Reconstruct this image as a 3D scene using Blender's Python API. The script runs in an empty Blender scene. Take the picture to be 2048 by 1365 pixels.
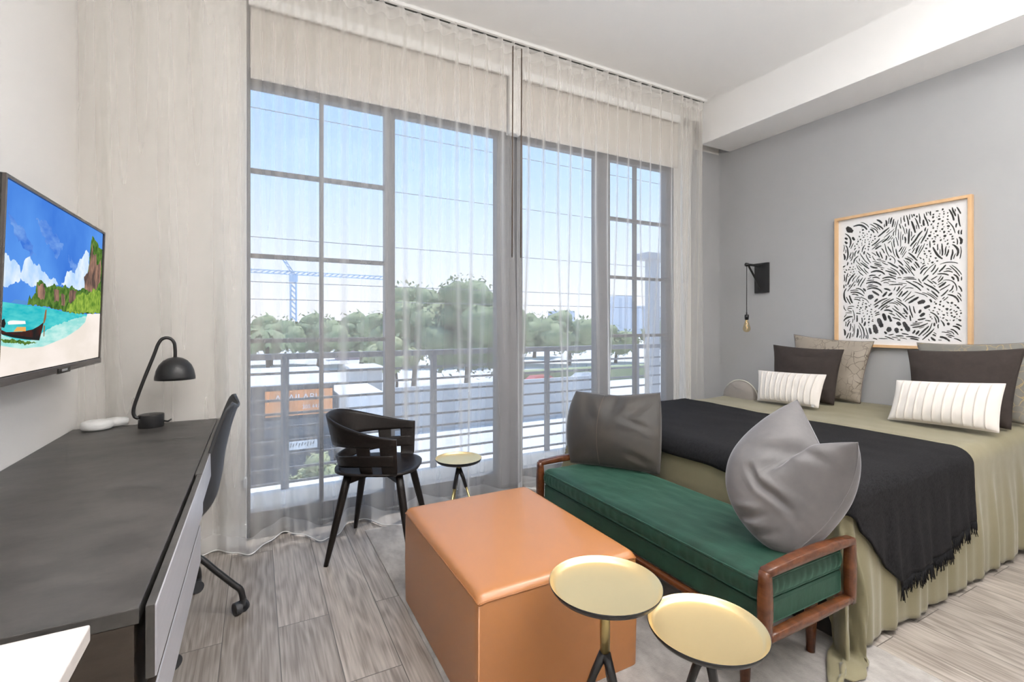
import bpy, bmesh, math, random
from mathutils import Vector, Matrix, noise
SC = bpy.context.scene
COL = SC.collection
PI = math.pi
rnd = random.Random(7)

# ------------------------------------------------------------------ camera
F_PX, YAW, HORIZON, CAM_Z = 957.0, math.radians(28.1), 649.0, 1.25
cam_data = bpy.data.cameras.new('camera')
cam = bpy.data.objects.new('camera', cam_data)
COL.objects.link(cam)
cam_data.sensor_fit = 'HORIZONTAL'
cam_data.sensor_width = 36.0
cam_data.lens = 36.0 * F_PX / 2048.0
cam_data.shift_y = -(682.5 - HORIZON) / 2048.0
cam_data.clip_start = 0.05
cam_data.clip_end = 2000
cam.location = (0, 0, CAM_Z)
cam.rotation_euler = (PI / 2, 0, -YAW)
SC.camera = cam

# ------------------------------------------------------------------ exposure
SC.view_settings.view_transform = 'Standard'
SC.view_settings.look = 'None'
SC.view_settings.exposure = 0.12
SC.view_settings.gamma = 1.0
SC.view_settings.use_curve_mapping = False
SC.cycles.transparent_max_bounces = 24
SC.cycles.max_bounces = 8
SC.cycles.diffuse_bounces = 5
SC.cycles.use_denoising = True
SC.cycles.denoising_input_passes = 'RGB_ALBEDO'
SC.cycles.sample_clamp_indirect = 6.0

# ------------------------------------------------------------------ sky
world = bpy.data.worlds.new('sky')
SC.world = world
world.use_nodes = True
wn = world.node_tree
wn.nodes.clear()
w_out = wn.nodes.new('ShaderNodeOutputWorld')
w_bg = wn.nodes.new('ShaderNodeBackground')
w_geo = wn.nodes.new('ShaderNodeNewGeometry')
w_sep = wn.nodes.new('ShaderNodeSeparateXYZ')
w_neg = wn.nodes.new('ShaderNodeMath'); w_neg.operation = 'MULTIPLY'; w_neg.inputs[1].default_value = -1.0
w_ramp = wn.nodes.new('ShaderNodeValToRGB')
wn.links.new(w_geo.outputs['Incoming'], w_sep.inputs[0])
wn.links.new(w_sep.outputs['Z'], w_neg.inputs[0])
wn.links.new(w_neg.outputs[0], w_ramp.inputs[0])
wn.links.new(w_ramp.outputs[0], w_bg.inputs[0])
wn.links.new(w_bg.outputs[0], w_out.inputs[0])
els = w_ramp.color_ramp.elements
els[0].position = 0.0; els[0].color = (0.92, 0.92, 0.98, 1)
els[1].position = 1.0; els[1].color = (0.18, 0.42, 0.95, 1)
for p, c in ((0.06, (0.84, 0.89, 0.97, 1)), (0.16, (0.68, 0.80, 0.98, 1)), (0.28, (0.48, 0.69, 0.96, 1)), (0.42, (0.34, 0.59, 0.94, 1))):
    e = els.new(p); e.color = c
w_bg.inputs[1].default_value = 1.32

# ------------------------------------------------------------------ lights
def light(name, kind, loc, energy, color=(1, 1, 1), size=1.0, rot=(0, 0, 0), size_y=None):
    d = bpy.data.lights.new(name, kind)
    d.energy = energy; d.color = color
    if kind == 'AREA':
        d.shape = 'RECTANGLE' if size_y else 'DISK'
        d.size = size
        if size_y: d.size_y = size_y
    elif kind == 'POINT':
        d.shadow_soft_size = size
    elif kind == 'SUN':
        d.angle = size
    o = bpy.data.objects.new(name, d); COL.objects.link(o)
    o.location = loc; o.rotation_euler = rot
    return o
# the sun stands almost overhead, a little in front of the facade: it lights the balcony and the city
light('sun', 'SUN', (0, 10, 40), 4.6, (1.0, 0.965, 0.92), math.radians(2), (math.radians(-9), math.radians(14), 0))
# unseen fill lights added to brighten the room, facing down and facing up
light('fill_light_down', 'AREA', (0.75, 0.6, 3.22), 30, (1.0, 0.975, 0.95), 1.0)
light('fill_light_down.001', 'AREA', (2.4, 0.4, 3.22), 36, (1.0, 0.975, 0.95), 1.0)
light('fill_light_up', 'AREA', (0.6, -0.7, 2.3), 92, (1.0, 0.98, 0.96), 0.8, (PI, 0, 0))  # added fill bounced off the ceiling, not a real hanging lamp
light('fill_light_up.001', 'AREA', (2.7, -0.8, 2.3), 92, (1.0, 0.98, 0.96), 0.8, (PI, 0, 0))

# ------------------------------------------------------------------ materials
MATS = {}
def mat(name, col, rough=0.5, metal=0.0, noise_=None, bump=None, sheen=0.0, coat=0.0, spec=0.5, wave=None, emit=None, alpha=None, sheen_tint=None):
    """noise_ = (scale, amount, stretch xyz, colour2)   bump = (scale, strength, distance, stretch xyz)"""
    if name in MATS: return MATS[name]
    m = bpy.data.materials.new(name); m.use_nodes = True
    nt = m.node_tree; b = nt.nodes['Principled BSDF']
    b.inputs['Base Color'].default_value = (*col, 1)
    b.inputs['Roughness'].default_value = rough
    b.inputs['Metallic'].default_value = metal
    b.inputs['Specular IOR Level'].default_value = spec
    if sheen:
        b.inputs['Sheen Weight'].default_value = sheen
        b.inputs['Sheen Roughness'].default_value = 0.4
        if sheen_tint: b.inputs['Sheen Tint'].default_value = (*sheen_tint, 1)
    if coat: b.inputs['Coat Weight'].default_value = coat
    if emit:
        b.inputs['Emission Color'].default_value = (*emit[0], 1); b.inputs['Emission Strength'].default_value = emit[1]
    tc = nt.nodes.new('ShaderNodeTexCoord')
    def mapped(st):
        mp = nt.nodes.new('ShaderNodeMapping'); mp.inputs['Scale'].default_value = st
        nt.links.new(tc.outputs['Object'], mp.inputs[0]); return mp.outputs[0]
    if noise_:
        sc, amt, st, c2 = noise_
        n = nt.nodes.new('ShaderNodeTexNoise'); n.inputs['Scale'].default_value = sc
        n.inputs['Detail'].default_value = 6; n.inputs['Roughness'].default_value = 0.65
        nt.links.new(mapped(st), n.inputs['Vector'])
        r = nt.nodes.new('ShaderNodeMapRange'); r.inputs[1].default_value = 0.35; r.inputs[2].default_value = 0.65
        r.inputs[3].default_value = 0; r.inputs[4].default_value = amt
        nt.links.new(n.outputs['Fac'], r.inputs[0])
        mx = nt.nodes.new('ShaderNodeMix'); mx.data_type = 'RGBA'
        mx.inputs[6].default_value = (*col, 1); mx.inputs[7].default_value = (*c2, 1)
        nt.links.new(r.outputs[0], mx.inputs[0]); nt.links.new(mx.outputs[2], b.inputs['Base Color'])
    if bump:
        sc, strg, dist, st = bump
        n2 = nt.nodes.new('ShaderNodeTexNoise'); n2.inputs['Scale'].default_value = sc
        n2.inputs['Detail'].default_value = 5
        nt.links.new(mapped(st), n2.inputs['Vector'])
        bp = nt.nodes.new('ShaderNodeBump'); bp.inputs['Strength'].default_value = strg; bp.inputs['Distance'].default_value = dist
        nt.links.new(n2.outputs['Fac'], bp.inputs['Height']); nt.links.new(bp.outputs[0], b.inputs['Normal'])
    MATS[name] = m
    return m

def sheer(name, col, T):
    """thin woven voile: the more edge-on a thread layer is seen the less shows through it"""
    m = bpy.data.materials.new(name); m.use_nodes = True
    nt = m.node_tree; nt.nodes.clear()
    N = nt.nodes.new; L = nt.links.new
    out = N('ShaderNodeOutputMaterial'); mix = N('ShaderNodeMixShader'); tr = N('ShaderNodeBsdfTransparent')
    dm = N('ShaderNodeMixShader'); df = N('ShaderNodeBsdfDiffuse'); tl = N('ShaderNodeBsdfTranslucent')
    df.inputs[0].default_value = (*col, 1); tl.inputs[0].default_value = (*col, 1); dm.inputs[0].default_value = 0.45
    L(df.outputs[0], dm.inputs[1]); L(tl.outputs[0], dm.inputs[2])
    lw = N('ShaderNodeLayerWeight'); lw.inputs[0].default_value = 0.5
    def math_(op, a, b=None):
        n = N('ShaderNodeMath'); n.operation = op
        for i, v in enumerate((a, b)):
            if v is None: continue
            if isinstance(v, (int, float)): n.inputs[i].default_value = v
            else: L(v, n.inputs[i])
        return n.outputs[0]
    c = math_('MAXIMUM', math_('SUBTRACT', 1.0, lw.outputs['Facing']), 0.12)
    t = math_('POWER', T, math_('DIVIDE', 1.0, c))
    fac = math_('SUBTRACT', 1.0, t)
    L(fac, mix.inputs[0]); L(tr.outputs[0], mix.inputs[1]); L(dm.outputs[0], mix.inputs[2]); L(mix.outputs[0], out.inputs[0])
    MATS[name] = m
    return m

def glass(name, tint=(1, 1, 1), refl=0.06):
    m = bpy.data.materials.new(name); m.use_nodes = True
    nt = m.node_tree; nt.nodes.clear(); N = nt.nodes.new; L = nt.links.new
    out = N('ShaderNodeOutputMaterial'); mix = N('ShaderNodeMixShader'); tr = N('ShaderNodeBsdfTransparent'); gl = N('ShaderNodeBsdfGlossy')
    tr.inputs[0].default_value = (*tint, 1); gl.inputs['Roughness'].default_value = 0.02
    lw = N('ShaderNodeLayerWeight'); lw.inputs[0].default_value = 0.5
    p5 = N('ShaderNodeMath'); p5.operation = 'POWER'; p5.inputs[1].default_value = 5.0; L(lw.outputs['Facing'], p5.inputs[0])
    fr = N('ShaderNodeMath'); fr.operation = 'MULTIPLY_ADD'; fr.inputs[1].default_value = .10 if refl < .1 else .7; fr.inputs[2].default_value = .003 if refl < .1 else .05; L(p5.outputs[0], fr.inputs[0])
    L(fr.outputs[0], mix.inputs[0]); L(tr.outputs[0], mix.inputs[1]); L(gl.outputs[0], mix.inputs[2]); L(mix.outputs[0], out.inputs[0])
    MATS[name] = m
    return m

def emis(name, col, s=1.0, col2=None, scale=8, st=(1, 1, 1), lo=.35, hi=.65):
    """a lit screen's picture colour"""
    m = bpy.data.materials.new(name); m.use_nodes = True
    nt = m.node_tree; nt.nodes.clear(); N = nt.nodes.new; L = nt.links.new
    out = N('ShaderNodeOutputMaterial'); e = N('ShaderNodeEmission'); e.inputs[0].default_value = (*col, 1); e.inputs[1].default_value = s
    if col2:
        tc = N('ShaderNodeTexCoord'); mp = N('ShaderNodeMapping'); mp.inputs['Scale'].default_value = st
        n = N('ShaderNodeTexNoise'); n.inputs['Scale'].default_value = scale; n.inputs['Detail'].default_value = 6
        r = N('ShaderNodeMapRange'); r.inputs[1].default_value = lo; r.inputs[2].default_value = hi
        mx = N('ShaderNodeMix'); mx.data_type = 'RGBA'; mx.inputs[6].default_value = (*col, 1); mx.inputs[7].default_value = (*col2, 1)
        L(tc.outputs['Object'], mp.inputs[0]); L(mp.outputs[0], n.inputs['Vector']); L(n.outputs['Fac'], r.inputs[0]); L(r.outputs[0], mx.inputs[0]); L(mx.outputs[2], e.inputs[0])
    L(e.outputs[0], out.inputs[0]); MATS[name] = m
    return m

def floor_material():
    m = bpy.data.materials.new('oak_planks'); m.use_nodes = True
    nt = m.node_tree; N = nt.nodes.new; L = nt.links.new; b = nt.nodes['Principled BSDF']
    tc = N('ShaderNodeTexCoord'); mp = N('ShaderNodeMapping')
    mp.inputs['Rotation'].default_value = (0, 0, -PI / 2); mp.inputs['Location'].default_value = (0.25, 0.078, 0)
    L(tc.outputs['Object'], mp.inputs[0])
    br = N('ShaderNodeTexBrick'); br.offset = 0.37; br.squash = 1.0
    br.inputs['Scale'].default_value = 1.0; br.inputs['Brick Width'].default_value = 1.22; br.inputs['Row Height'].default_value = 0.197
    br.inputs['Mortar Size'].default_value = 0.0016; br.inputs['Mortar Smooth'].default_value = 0.0; br.inputs['Bias'].default_value = 0.0
    br.inputs['Color1'].default_value = (0, 0, 0, 1); br.inputs['Color2'].default_value = (1, 1, 1, 1); br.inputs['Mortar'].default_value = (0.5, 0.5, 0.5, 1)
    L(mp.outputs[0], br.inputs[0])
    # grain: rings of a wave warped by a stretched noise, shifted per plank
    off = N('ShaderNodeVectorMath'); off.operation = 'MULTIPLY_ADD'; off.inputs[1].default_value = (9, 5, 3)
    L(br.outputs['Color'], off.inputs[0]); L(tc.outputs['Object'], off.inputs[2])
    gm = N('ShaderNodeMapping'); gm.inputs['Scale'].default_value = (5.0, 0.9, 1); L(off.outputs[0], gm.inputs[0])
    n1 = N('ShaderNodeTexNoise'); n1.inputs['Scale'].default_value = 1.3; n1.inputs['Detail'].default_value = 2; L(gm.outputs[0], n1.inputs['Vector'])
    sn = N('ShaderNodeMath'); sn.operation = 'MULTIPLY'; sn.inputs[1].default_value = 60; L(n1.outputs['Fac'], sn.inputs[0])
    sn2 = N('ShaderNodeMath'); sn2.operation = 'SINE'; L(sn.outputs[0], sn2.inputs[0])
    fm = N('ShaderNodeMapping'); fm.inputs['Scale'].default_value = (90, 3, 1); L(off.outputs[0], fm.inputs[0])
    n2 = N('ShaderNodeTexNoise'); n2.inputs['Scale'].default_value = 1.5; n2.inputs['Detail'].default_value = 5; L(fm.outputs[0], n2.inputs['Vector'])
    add = N('ShaderNodeMath'); add.operation = 'MULTIPLY_ADD'; add.inputs[1].default_value = 0.10; L(sn2.outputs[0], add.inputs[0]); L(n2.outputs['Fac'], add.inputs[2])
    mx = N('ShaderNodeMix'); mx.data_type = 'RGBA'; mx.inputs[6].default_value = (0.235, 0.20, 0.172, 1); mx.inputs[7].default_value = (0.51, 0.462, 0.415, 1)
    r = N('ShaderNodeMapRange'); r.inputs[1].default_value = 0.25; r.inputs[2].default_value = 0.8; L(add.outputs[0], r.inputs[0]); L(r.outputs[0], mx.inputs[0])
    tint = N('ShaderNodeMix'); tint.data_type = 'RGBA'; tint.blend_type = 'MULTIPLY'; tint.inputs[0].default_value = 0.25
    L(mx.outputs[2], tint.inputs[6]); L(br.outputs['Color'], tint.inputs[7])
    mo = N('ShaderNodeMix'); mo.data_type = 'RGBA'; mo.inputs[7].default_value = (0.11, 0.10, 0.09, 1)
    L(br.outputs['Fac'], mo.inputs[0]); L(tint.outputs[2], mo.inputs[6]); L(mo.outputs[2], b.inputs['Base Color'])
    b.inputs['Roughness'].default_value = 0.36
    bp = N('ShaderNodeBump'); bp.inputs['Strength'].default_value = 0.15; bp.inputs['Distance'].default_value = 0.002
    L(add.outputs[0], bp.inputs['Height']); L(bp.outputs[0], b.inputs['Normal'])
    MATS['oak_planks'] = m
    return m

S1 = (1, 1, 1)
wall_white = mat('wall_white', (0.84, 0.825, 0.80), 0.85, bump=(60, 0.05, 0.002, S1))
ceil_white = mat('ceiling_white', (0.87, 0.868, 0.86), 0.9)
wall_grey = mat('wall_grey', (0.40, 0.405, 0.415), 0.8, bump=(90, 0.05, 0.002, S1))
trim_white = mat('trim_white', (0.85, 0.85, 0.84), 0.5)
frame_grey = mat('window_frame_grey', (0.14, 0.14, 0.145), 0.45)
rail_grey = mat('railing_grey', (0.19, 0.20, 0.225), 0.4)
shade_fabric = mat('shade_fabric', (0.66, 0.62, 0.575), 0.9, bump=(400, 0.1, 0.001, S1))
black_metal = mat('black_metal', (0.012, 0.012, 0.013), 0.42, coat=0.1)
black_wood = mat('black_wood', (0.007, 0.006, 0.0055), 0.45, noise_=(6, 0.7, (3, 3, 30), (0.016, 0.010, 0.008)), spec=0.35)
black_plastic = mat('black_plastic', (0.035, 0.037, 0.042), 0.5)
desk_dark = mat('desk_laminate', (0.038, 0.036, 0.034), 0.42, noise_=(4.5, 0.9, (1.3, 1.8, 1), (0.080, 0.074, 0.069)), bump=(14, 0.15, 0.003, (1, 2, 1)))
desk_edge = mat('desk_brown_edge', (0.035, 0.026, 0.02), 0.5, noise_=(8, 0.8, (1, 1, 4), (0.06, 0.045, 0.035)))
drawer_lav = mat('drawer_front_grey', (0.50, 0.50, 0.54), 0.3, metal=0.2, noise_=(4, 0.4, (1, 1, 20), (0.42, 0.42, 0.46)))
leather = mat('tan_leather', (0.43, 0.170, 0.046), 0.42, bump=(260, 0.12, 0.0012, S1), noise_=(2.2, 0.35, S1, (0.47, 0.19, 0.06)), spec=1.0, coat=0.2)
green_velvet = mat('green_velvet', (0.003, 0.026, 0.014), 0.6, noise_=(5, 0.7, (1, 3, 1), (0.006, 0.046, 0.027)), bump=(16, 0.25, 0.006, (2, 1, 1)), sheen=0.4, sheen_tint=(0.35, 0.8, 0.6))
walnut = mat('walnut', (0.062, 0.016, 0.005), 0.34, noise_=(7, 0.9, (6, 1, 6), (0.15, 0.048, 0.015)), coat=0.2)
grey_velvet = mat('grey_velvet', (0.10, 0.097, 0.10), 0.6, noise_=(5, 0.7, S1, (0.15, 0.142, 0.14)), bump=(7, 0.5, 0.012, S1), sheen=0.45, sheen_tint=(0.9, 0.92, 1.0))
grey_velvet_dark = mat('grey_velvet_dark', (0.036, 0.034, 0.033), 0.62, noise_=(5, 0.8, S1, (0.060, 0.050, 0.040)), bump=(6, 0.4, 0.012, S1), sheen=0.35)
olive = mat('olive_linen', (0.19, 0.17, 0.098), 0.8, noise_=(3.2, 0.6, (1, 1, 0.4), (0.25, 0.225, 0.138)), bump=(120, 0.3, 0.002, S1), sheen=0.25)
throw_black = mat('black_knit', (0.007, 0.007, 0.008), 0.9, noise_=(70, 1.0, (1, 4, 1), (0.016, 0.016, 0.018)), bump=(150, 0.8, 0.004, (1, 3, 1)), spec=0.2)
brown_linen = mat('brown_linen', (0.030, 0.022, 0.019), 0.9, bump=(220, 0.3, 0.002, S1), noise_=(30, 0.5, S1, (0.045, 0.034, 0.030)))
white_cotton = mat('white_cotton', (0.72, 0.68, 0.64), 0.85, bump=(300, 0.2, 0.001, S1))
gold = mat('brushed_brass', (1.0, 0.80, 0.45), 0.42, metal=1.0)
gold_pole = mat('brass_pole', (0.50, 0.40, 0.18), 0.32, metal=1.0)
rug_mat = mat('rug_pile', (0.37, 0.34, 0.32), 0.95, noise_=(14, 0.9, (1, 0.6, 1), (0.60, 0.57, 0.54)), bump=(220, 1.0, 0.010, S1), sheen=0.3)
oak_frame = mat('light_oak', (0.66, 0.42, 0.22), 0.45, noise_=(5, 0.6, (8, 8, 1), (0.74, 0.50, 0.29)))
paper = mat('paper', (0.86, 0.86, 0.86), 0.6)
ink = mat('ink', (0.012, 0.01, 0.01), 0.7)
fabric_white = mat('speaker_white', (0.80, 0.80, 0.79), 0.7, bump=(500, 0.3, 0.001, S1))
counter_white = mat('counter_white', (0.60, 0.56, 0.535), 0.28)
dark_base = mat('bed_base_dark', (0.03, 0.028, 0.027), 0.8)
voile = sheer('voile', (0.82, 0.80, 0.765), 0.735)
voile_hem = sheer('voile_hem', (0.90, 0.885, 0.86), 0.6)
pane = glass('window_glass', (0.96, 0.97, 0.98))
art_glass = glass('picture_glass', (1, 1, 1), 0.2)
concrete = mat('concrete', (0.62, 0.62, 0.61), 0.85, noise_=(4, 0.5, S1, (0.52, 0.52, 0.51)))
concrete_white = mat('curb_white', (0.85, 0.85, 0.84), 0.8)

# ------------------------------------------------------------------ geometry helpers
def tag(o, label=None, cat=None, group=None, kind=None):
    if label: o['label'] = label
    if cat: o['category'] = cat
    if group: o['group'] = group
    if kind: o['kind'] = kind
    return o
def thing(name, label, cat, loc=(0, 0, 0), group=None, kind=None):
    o = bpy.data.objects.new(name, None); COL.objects.link(o)
    o.location = loc; o.empty_display_size = 0.1
    return tag(o, label, cat, group, kind)
def root_loc(p):
    v = Vector((0, 0, 0))
    while p is not None:
        v += p.location; p = p.parent
    return v
def finish(name, verts, faces, m, parent=None, smooth=True, mats=None, fmat=None, origin=None):
    me = bpy.data.meshes.new(name)
    off = root_loc(parent) if parent is not None else Vector(origin or (0, 0, 0))
    me.from_pydata([tuple(Vector(v) - off) for v in verts], [], faces)
    for mm in (mats or [m]): me.materials.append(mm)
    if fmat: me.polygons.foreach_set('material_index', fmat)
    if smooth: me.polygons.foreach_set('use_smooth', [True] * len(me.polygons))
    me.update()
    o = bpy.data.objects.new(name, me); COL.objects.link(o)
    if parent is not None: o.parent = parent
    elif origin is not None: o.location = origin
    return o
class MB:
    def __init__(s): s.v = []; s.f = []
    def add(s, v, f):
        n = len(s.v); s.v += [tuple(p) for p in v]; s.f += [tuple(i + n for i in q) for q in f]; return s
    def box(s, x0, x1, y0, y1, z0, z1, bev=0.0, seg=2, M=None):
        bm = bmesh.new(); bmesh.ops.create_cube(bm, size=1)
        for v in bm.verts: v.co = ((x0 + x1) / 2 + v.co.x * (x1 - x0), (y0 + y1) / 2 + v.co.y * (y1 - y0), (z0 + z1) / 2 + v.co.z * (z1 - z0))
        if bev: bmesh.ops.bevel(bm, geom=bm.edges[:], offset=bev, segments=seg, affect='EDGES', profile=0.5)
        bm.verts.index_update()
        vs = [(M @ v.co) if M else v.co.copy() for v in bm.verts]; fs = [[v.index for v in f.verts] for f in bm.faces]
        bm.free(); return s.add(vs, fs)
    def tube(s, pts, r, n=12, cap=True):
        pts = [Vector(p) for p in pts]; rs = r if isinstance(r, (list, tuple)) else [r] * len(pts)
        up = None; V = []; Fc = []
        for i, p in enumerate(pts):
            d = (pts[min(i + 1, len(pts) - 1)] - pts[max(i - 1, 0)]).normalized()
            if up is None:
                up = Vector((0, 0, 1)) if abs(d.z) < .9 else Vector((1, 0, 0))
            a = d.cross(up).normalized(); b = a.cross(d).normalized(); up = b
            for k in range(n):
                t = 2 * PI * k / n; V.append(p + (a * math.cos(t) + b * math.sin(t)) * rs[i])
        for i in range(len(pts) - 1):
            for k in range(n):
                Fc.append((i * n + k, i * n + (k + 1) % n, (i + 1) * n + (k + 1) % n, (i + 1) * n + k))
        if cap:
            Fc.append(tuple(range(n))[::-1]); Fc.append(tuple(len(V) - n + k for k in range(n)))
        return s.add(V, Fc)
    def lathe(s, prof, c=(0, 0, 0), n=40, cap0=False, cap1=False):
        V = []; Fc = []
        for r, z in prof:
            for k in range(n):
                t = 2 * PI * k / n; V.append((c[0] + r * math.cos(t), c[1] + r * math.sin(t), c[2] + z))
        for i in range(len(prof) - 1):
            for k in range(n):
                Fc.append((i * n + k, i * n + (k + 1) % n, (i + 1) * n + (k + 1) % n, (i + 1) * n + k))
        if cap0: Fc.append(tuple(range(n))[::-1])
        if cap1: Fc.append(tuple(len(V) - n + k for k in range(n)))
        return s.add(V, Fc)
    def grid(s, fn, nu, nv, closed_u=False):
        V = []; Fc = []
        for j in range(nv + 1):
            for i in range(nu + (0 if closed_u else 1)): V.append(fn(i / nu, j / nv))
        w = nu if closed_u else nu + 1
        for j in range(nv):
            for i in range(nu):
                i2 = (i + 1) % w; Fc.append((j * w + i, j * w + i2, (j + 1) * w + i2, (j + 1) * w + i))
        return s.add(V, Fc)
    def sphere(s, c, r, sub=2, sq=(1, 1, 1), jit=0):
        bm = bmesh.new(); bmesh.ops.create_icosphere(bm, subdivisions=sub, radius=1)
        vs = []
        for v in bm.verts:
            k = 1 + (jit * noise.noise(v.co * 2.3 + Vector(c)) if jit else 0)
            vs.append((c[0] + v.co.x * r * sq[0] * k, c[1] + v.co.y * r * sq[1] * k, c[2] + v.co.z * r * sq[2] * k))
        fs = [[v.index for v in f.verts] for f in bm.faces]; bm.free(); return s.add(vs, fs)
    def obj(s, name, m, parent=None, smooth=True, **k): return finish(name, s.v, s.f, m, parent, smooth, **k)
def boxo(name, m, parent, x0, x1, y0, y1, z0, z1, bev=0.0, **k):
    return MB().box(x0, x1, y0, y1, z0, z1, bev).obj(name, m, parent, smooth=False, **k)
def solid(o, t, off=0.0):
    md = o.modifiers.new('thickness', 'SOLIDIFY'); md.thickness = t; md.offset = off; return o
def subs(o, n=1):
    md = o.modifiers.new('smooth', 'SUBSURF'); md.levels = n; md.render_levels = n; return o
def spline(pts, n=8):
    """Catmull-Rom through points"""
    P = [Vector(p) for p in pts]; P = [P[0] * 2 - P[1]] + P + [P[-1] * 2 - P[-2]]; out = []
    for i in range(1, len(P) - 2):
        for k in range(n):
            t = k / n; a, b, c, d = P[i - 1:i + 3]
            out.append(0.5 * ((2 * b) + (c - a) * t + (2 * a - 5 * b + 4 * c - d) * t * t + (3 * b - a - 3 * c + d) * t ** 3))
    out.append(P[-2]); return out
def sstep(a, b, x):
    t = max(0.0, min(1.0, (x - a) / (b - a))); return t * t * (3 - 2 * t)

# ------------------------------------------------------------------ room shell
XL, XR, YB, ZC = -0.772, 4.05, -3.6, 3.285
YW, YWF = 3.10, 3.20
st = lambda o: tag(o, kind='structure')
st(boxo('floor', floor_material(), None, XL - .15, XR + .15, YB - .15, 3.36, -0.15, 0.0))
st(boxo('ceiling', ceil_white, None, XL - .15, XR + .15, YB - .15, 3.36, ZC, ZC + .15))
st(boxo('wall_left', wall_white, None, XL - .15, XL, YB, 3.36, 0, ZC))
st(boxo('wall_right', wall_grey, None, XR, XR + .15, YB, 3.36, 0, ZC))
st(boxo('wall_back', wall_white, None, XL, XR, YB - .15, YB, 0, ZC))
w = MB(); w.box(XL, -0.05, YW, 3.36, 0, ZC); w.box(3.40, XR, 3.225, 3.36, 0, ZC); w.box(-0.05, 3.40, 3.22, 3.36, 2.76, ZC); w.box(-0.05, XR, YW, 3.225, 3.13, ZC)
st(w.obj('wall_window', mat('wall_white_shaded', (0.77, 0.75, 0.72), 0.85), None, smooth=False))  # white wall: its backlit shade is put into this darker tone
st(boxo('wall_return', wall_grey, None, 3.66, XR, 3.215, 3.2249, 0.0, 2.925))
st(boxo('trim_1', ceil_white, None, 3.655, XR, YB, 3.0999, 2.925, ZC))
st(boxo('baseboard_window', trim_white, None, XL, -0.05, YW - .014, YW, 0, .12, .003))
st(boxo('baseboard_left', trim_white, None, XL, XL + .014, YB, YW - .014, 0, .12, .003))
st(boxo('baseboard_right', trim_white, None, XR - .014, XR, YB, 3.21, 0, .12, .003))
st(boxo('baseboard_back', trim_white, None, XL + .014, XR - .014, YB, YB + .014, 0, .12, .003))

# ------------------------------------------------------------------ window wall
def window(name, x0, x1, panels, stiles, z_bot=0.14, z_top=2.652):
    r = bpy.data.objects.new(name, None); COL.objects.link(r); r.location = (x0, 3.24, 0); tag(r, kind='structure')
    y0, y1 = YWF, 3.262
    f = MB(); f.box(x0, x1, y0, y1, z_top, 2.76, .004); f.box(x0, x1, y0, y1, .042, z_bot, .004)
    for a, b in stiles: f.box(a, b, y0 - .004, y1 + .004, .03, 2.76, .004)
    f.obj('window_frame', frame_grey, r, smooth=False)
    for a, b, mun in panels:
        if mun:
            mb = MB(); mb.box(mun - .012, mun + .012, y0 + .012, y1 - .012, z_bot, z_top, .003)
            for z in (2.162, 1.657, 1.151): mb.box(a, b, y0 + .013, y1 - .013, z - .013, z + .013, .003)
            mb.obj('muntin_bars', frame_grey, r, smooth=False)
        boxo('glass_pane', pane, r, a - .004, b + .004, 3.229, 3.233, z_bot - .004, z_top + .004)
    return r
window('window_1', -0.05, 1.69, [(-.031, .753, .361), (.819, 1.578, None)], [(-.05, -.031), (.753, .819), (1.578, 1.69)])
window('window_2', 1.692, 3.40, [(1.80, 2.505, None), (2.654, 3.307, 2.955)], [(1.692, 1.80), (2.505, 2.654), (3.307, 3.40)])
st(boxo('trim_2', mat('threshold_black', (.03, .03, .03), .5), None, -0.05, 3.40, 3.16, 3.29, 0.0, 0.04, .004))
st(boxo('trim_3', wall_white, None, 1.64, 1.735, 3.105, 3.165, 2.66, 3.13))

def roller_shade(x0, x1, label):
    r = thing('roller_shade', label, 'shade', (x0, 3.13, 3.10), 'roller shades above the window')
    boxo('fabric', shade_fabric, r, x0 + .01, x1 - .01, 3.128, 3.130, 2.69, 3.125)
    boxo('bottom_bar', shade_fabric, r, x0 + .01, x1 - .01, 3.122, 3.135, 2.665, 2.692, .004)
    boxo('fascia', mat('fascia_white', (.93, .93, .92), .5), r, x0, x1, 3.078, 3.099, 3.064, 3.125, .003)
    return r
rs = roller_shade(-0.04, 1.635, 'off white roller shade above the left glass doors, beside the bead chain')
roller_shade(1.74, 3.39, 'off white roller shade above the right glass doors, nearest the bed')
ch = MB()
for k in range(150): ch.sphere((-.058 + .004 * (k % 2), 3.085, 2.62 - k * .0150), .0042, 1)
ch.obj('bead_chain', trim_white, rs)
boxo('chain_weight', mat('clear_plastic', (.75, .78, .82), .2), rs, -.067, -.047, 3.078, 3.092, .33, .385, .004)

# curtain track
tk = thing('curtain_track', 'white ceiling curtain track along the window wall', 'curtain track', (-.76, 3.0, ZC))
boxo('rail', trim_white, tk, XL, 3.60, 2.985, 3.045, ZC - .022, ZC, .002)
boxo('groove', black_metal, tk, XL + .01, 3.58, 3.006, 3.018, ZC - .0245, ZC - .021)

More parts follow.
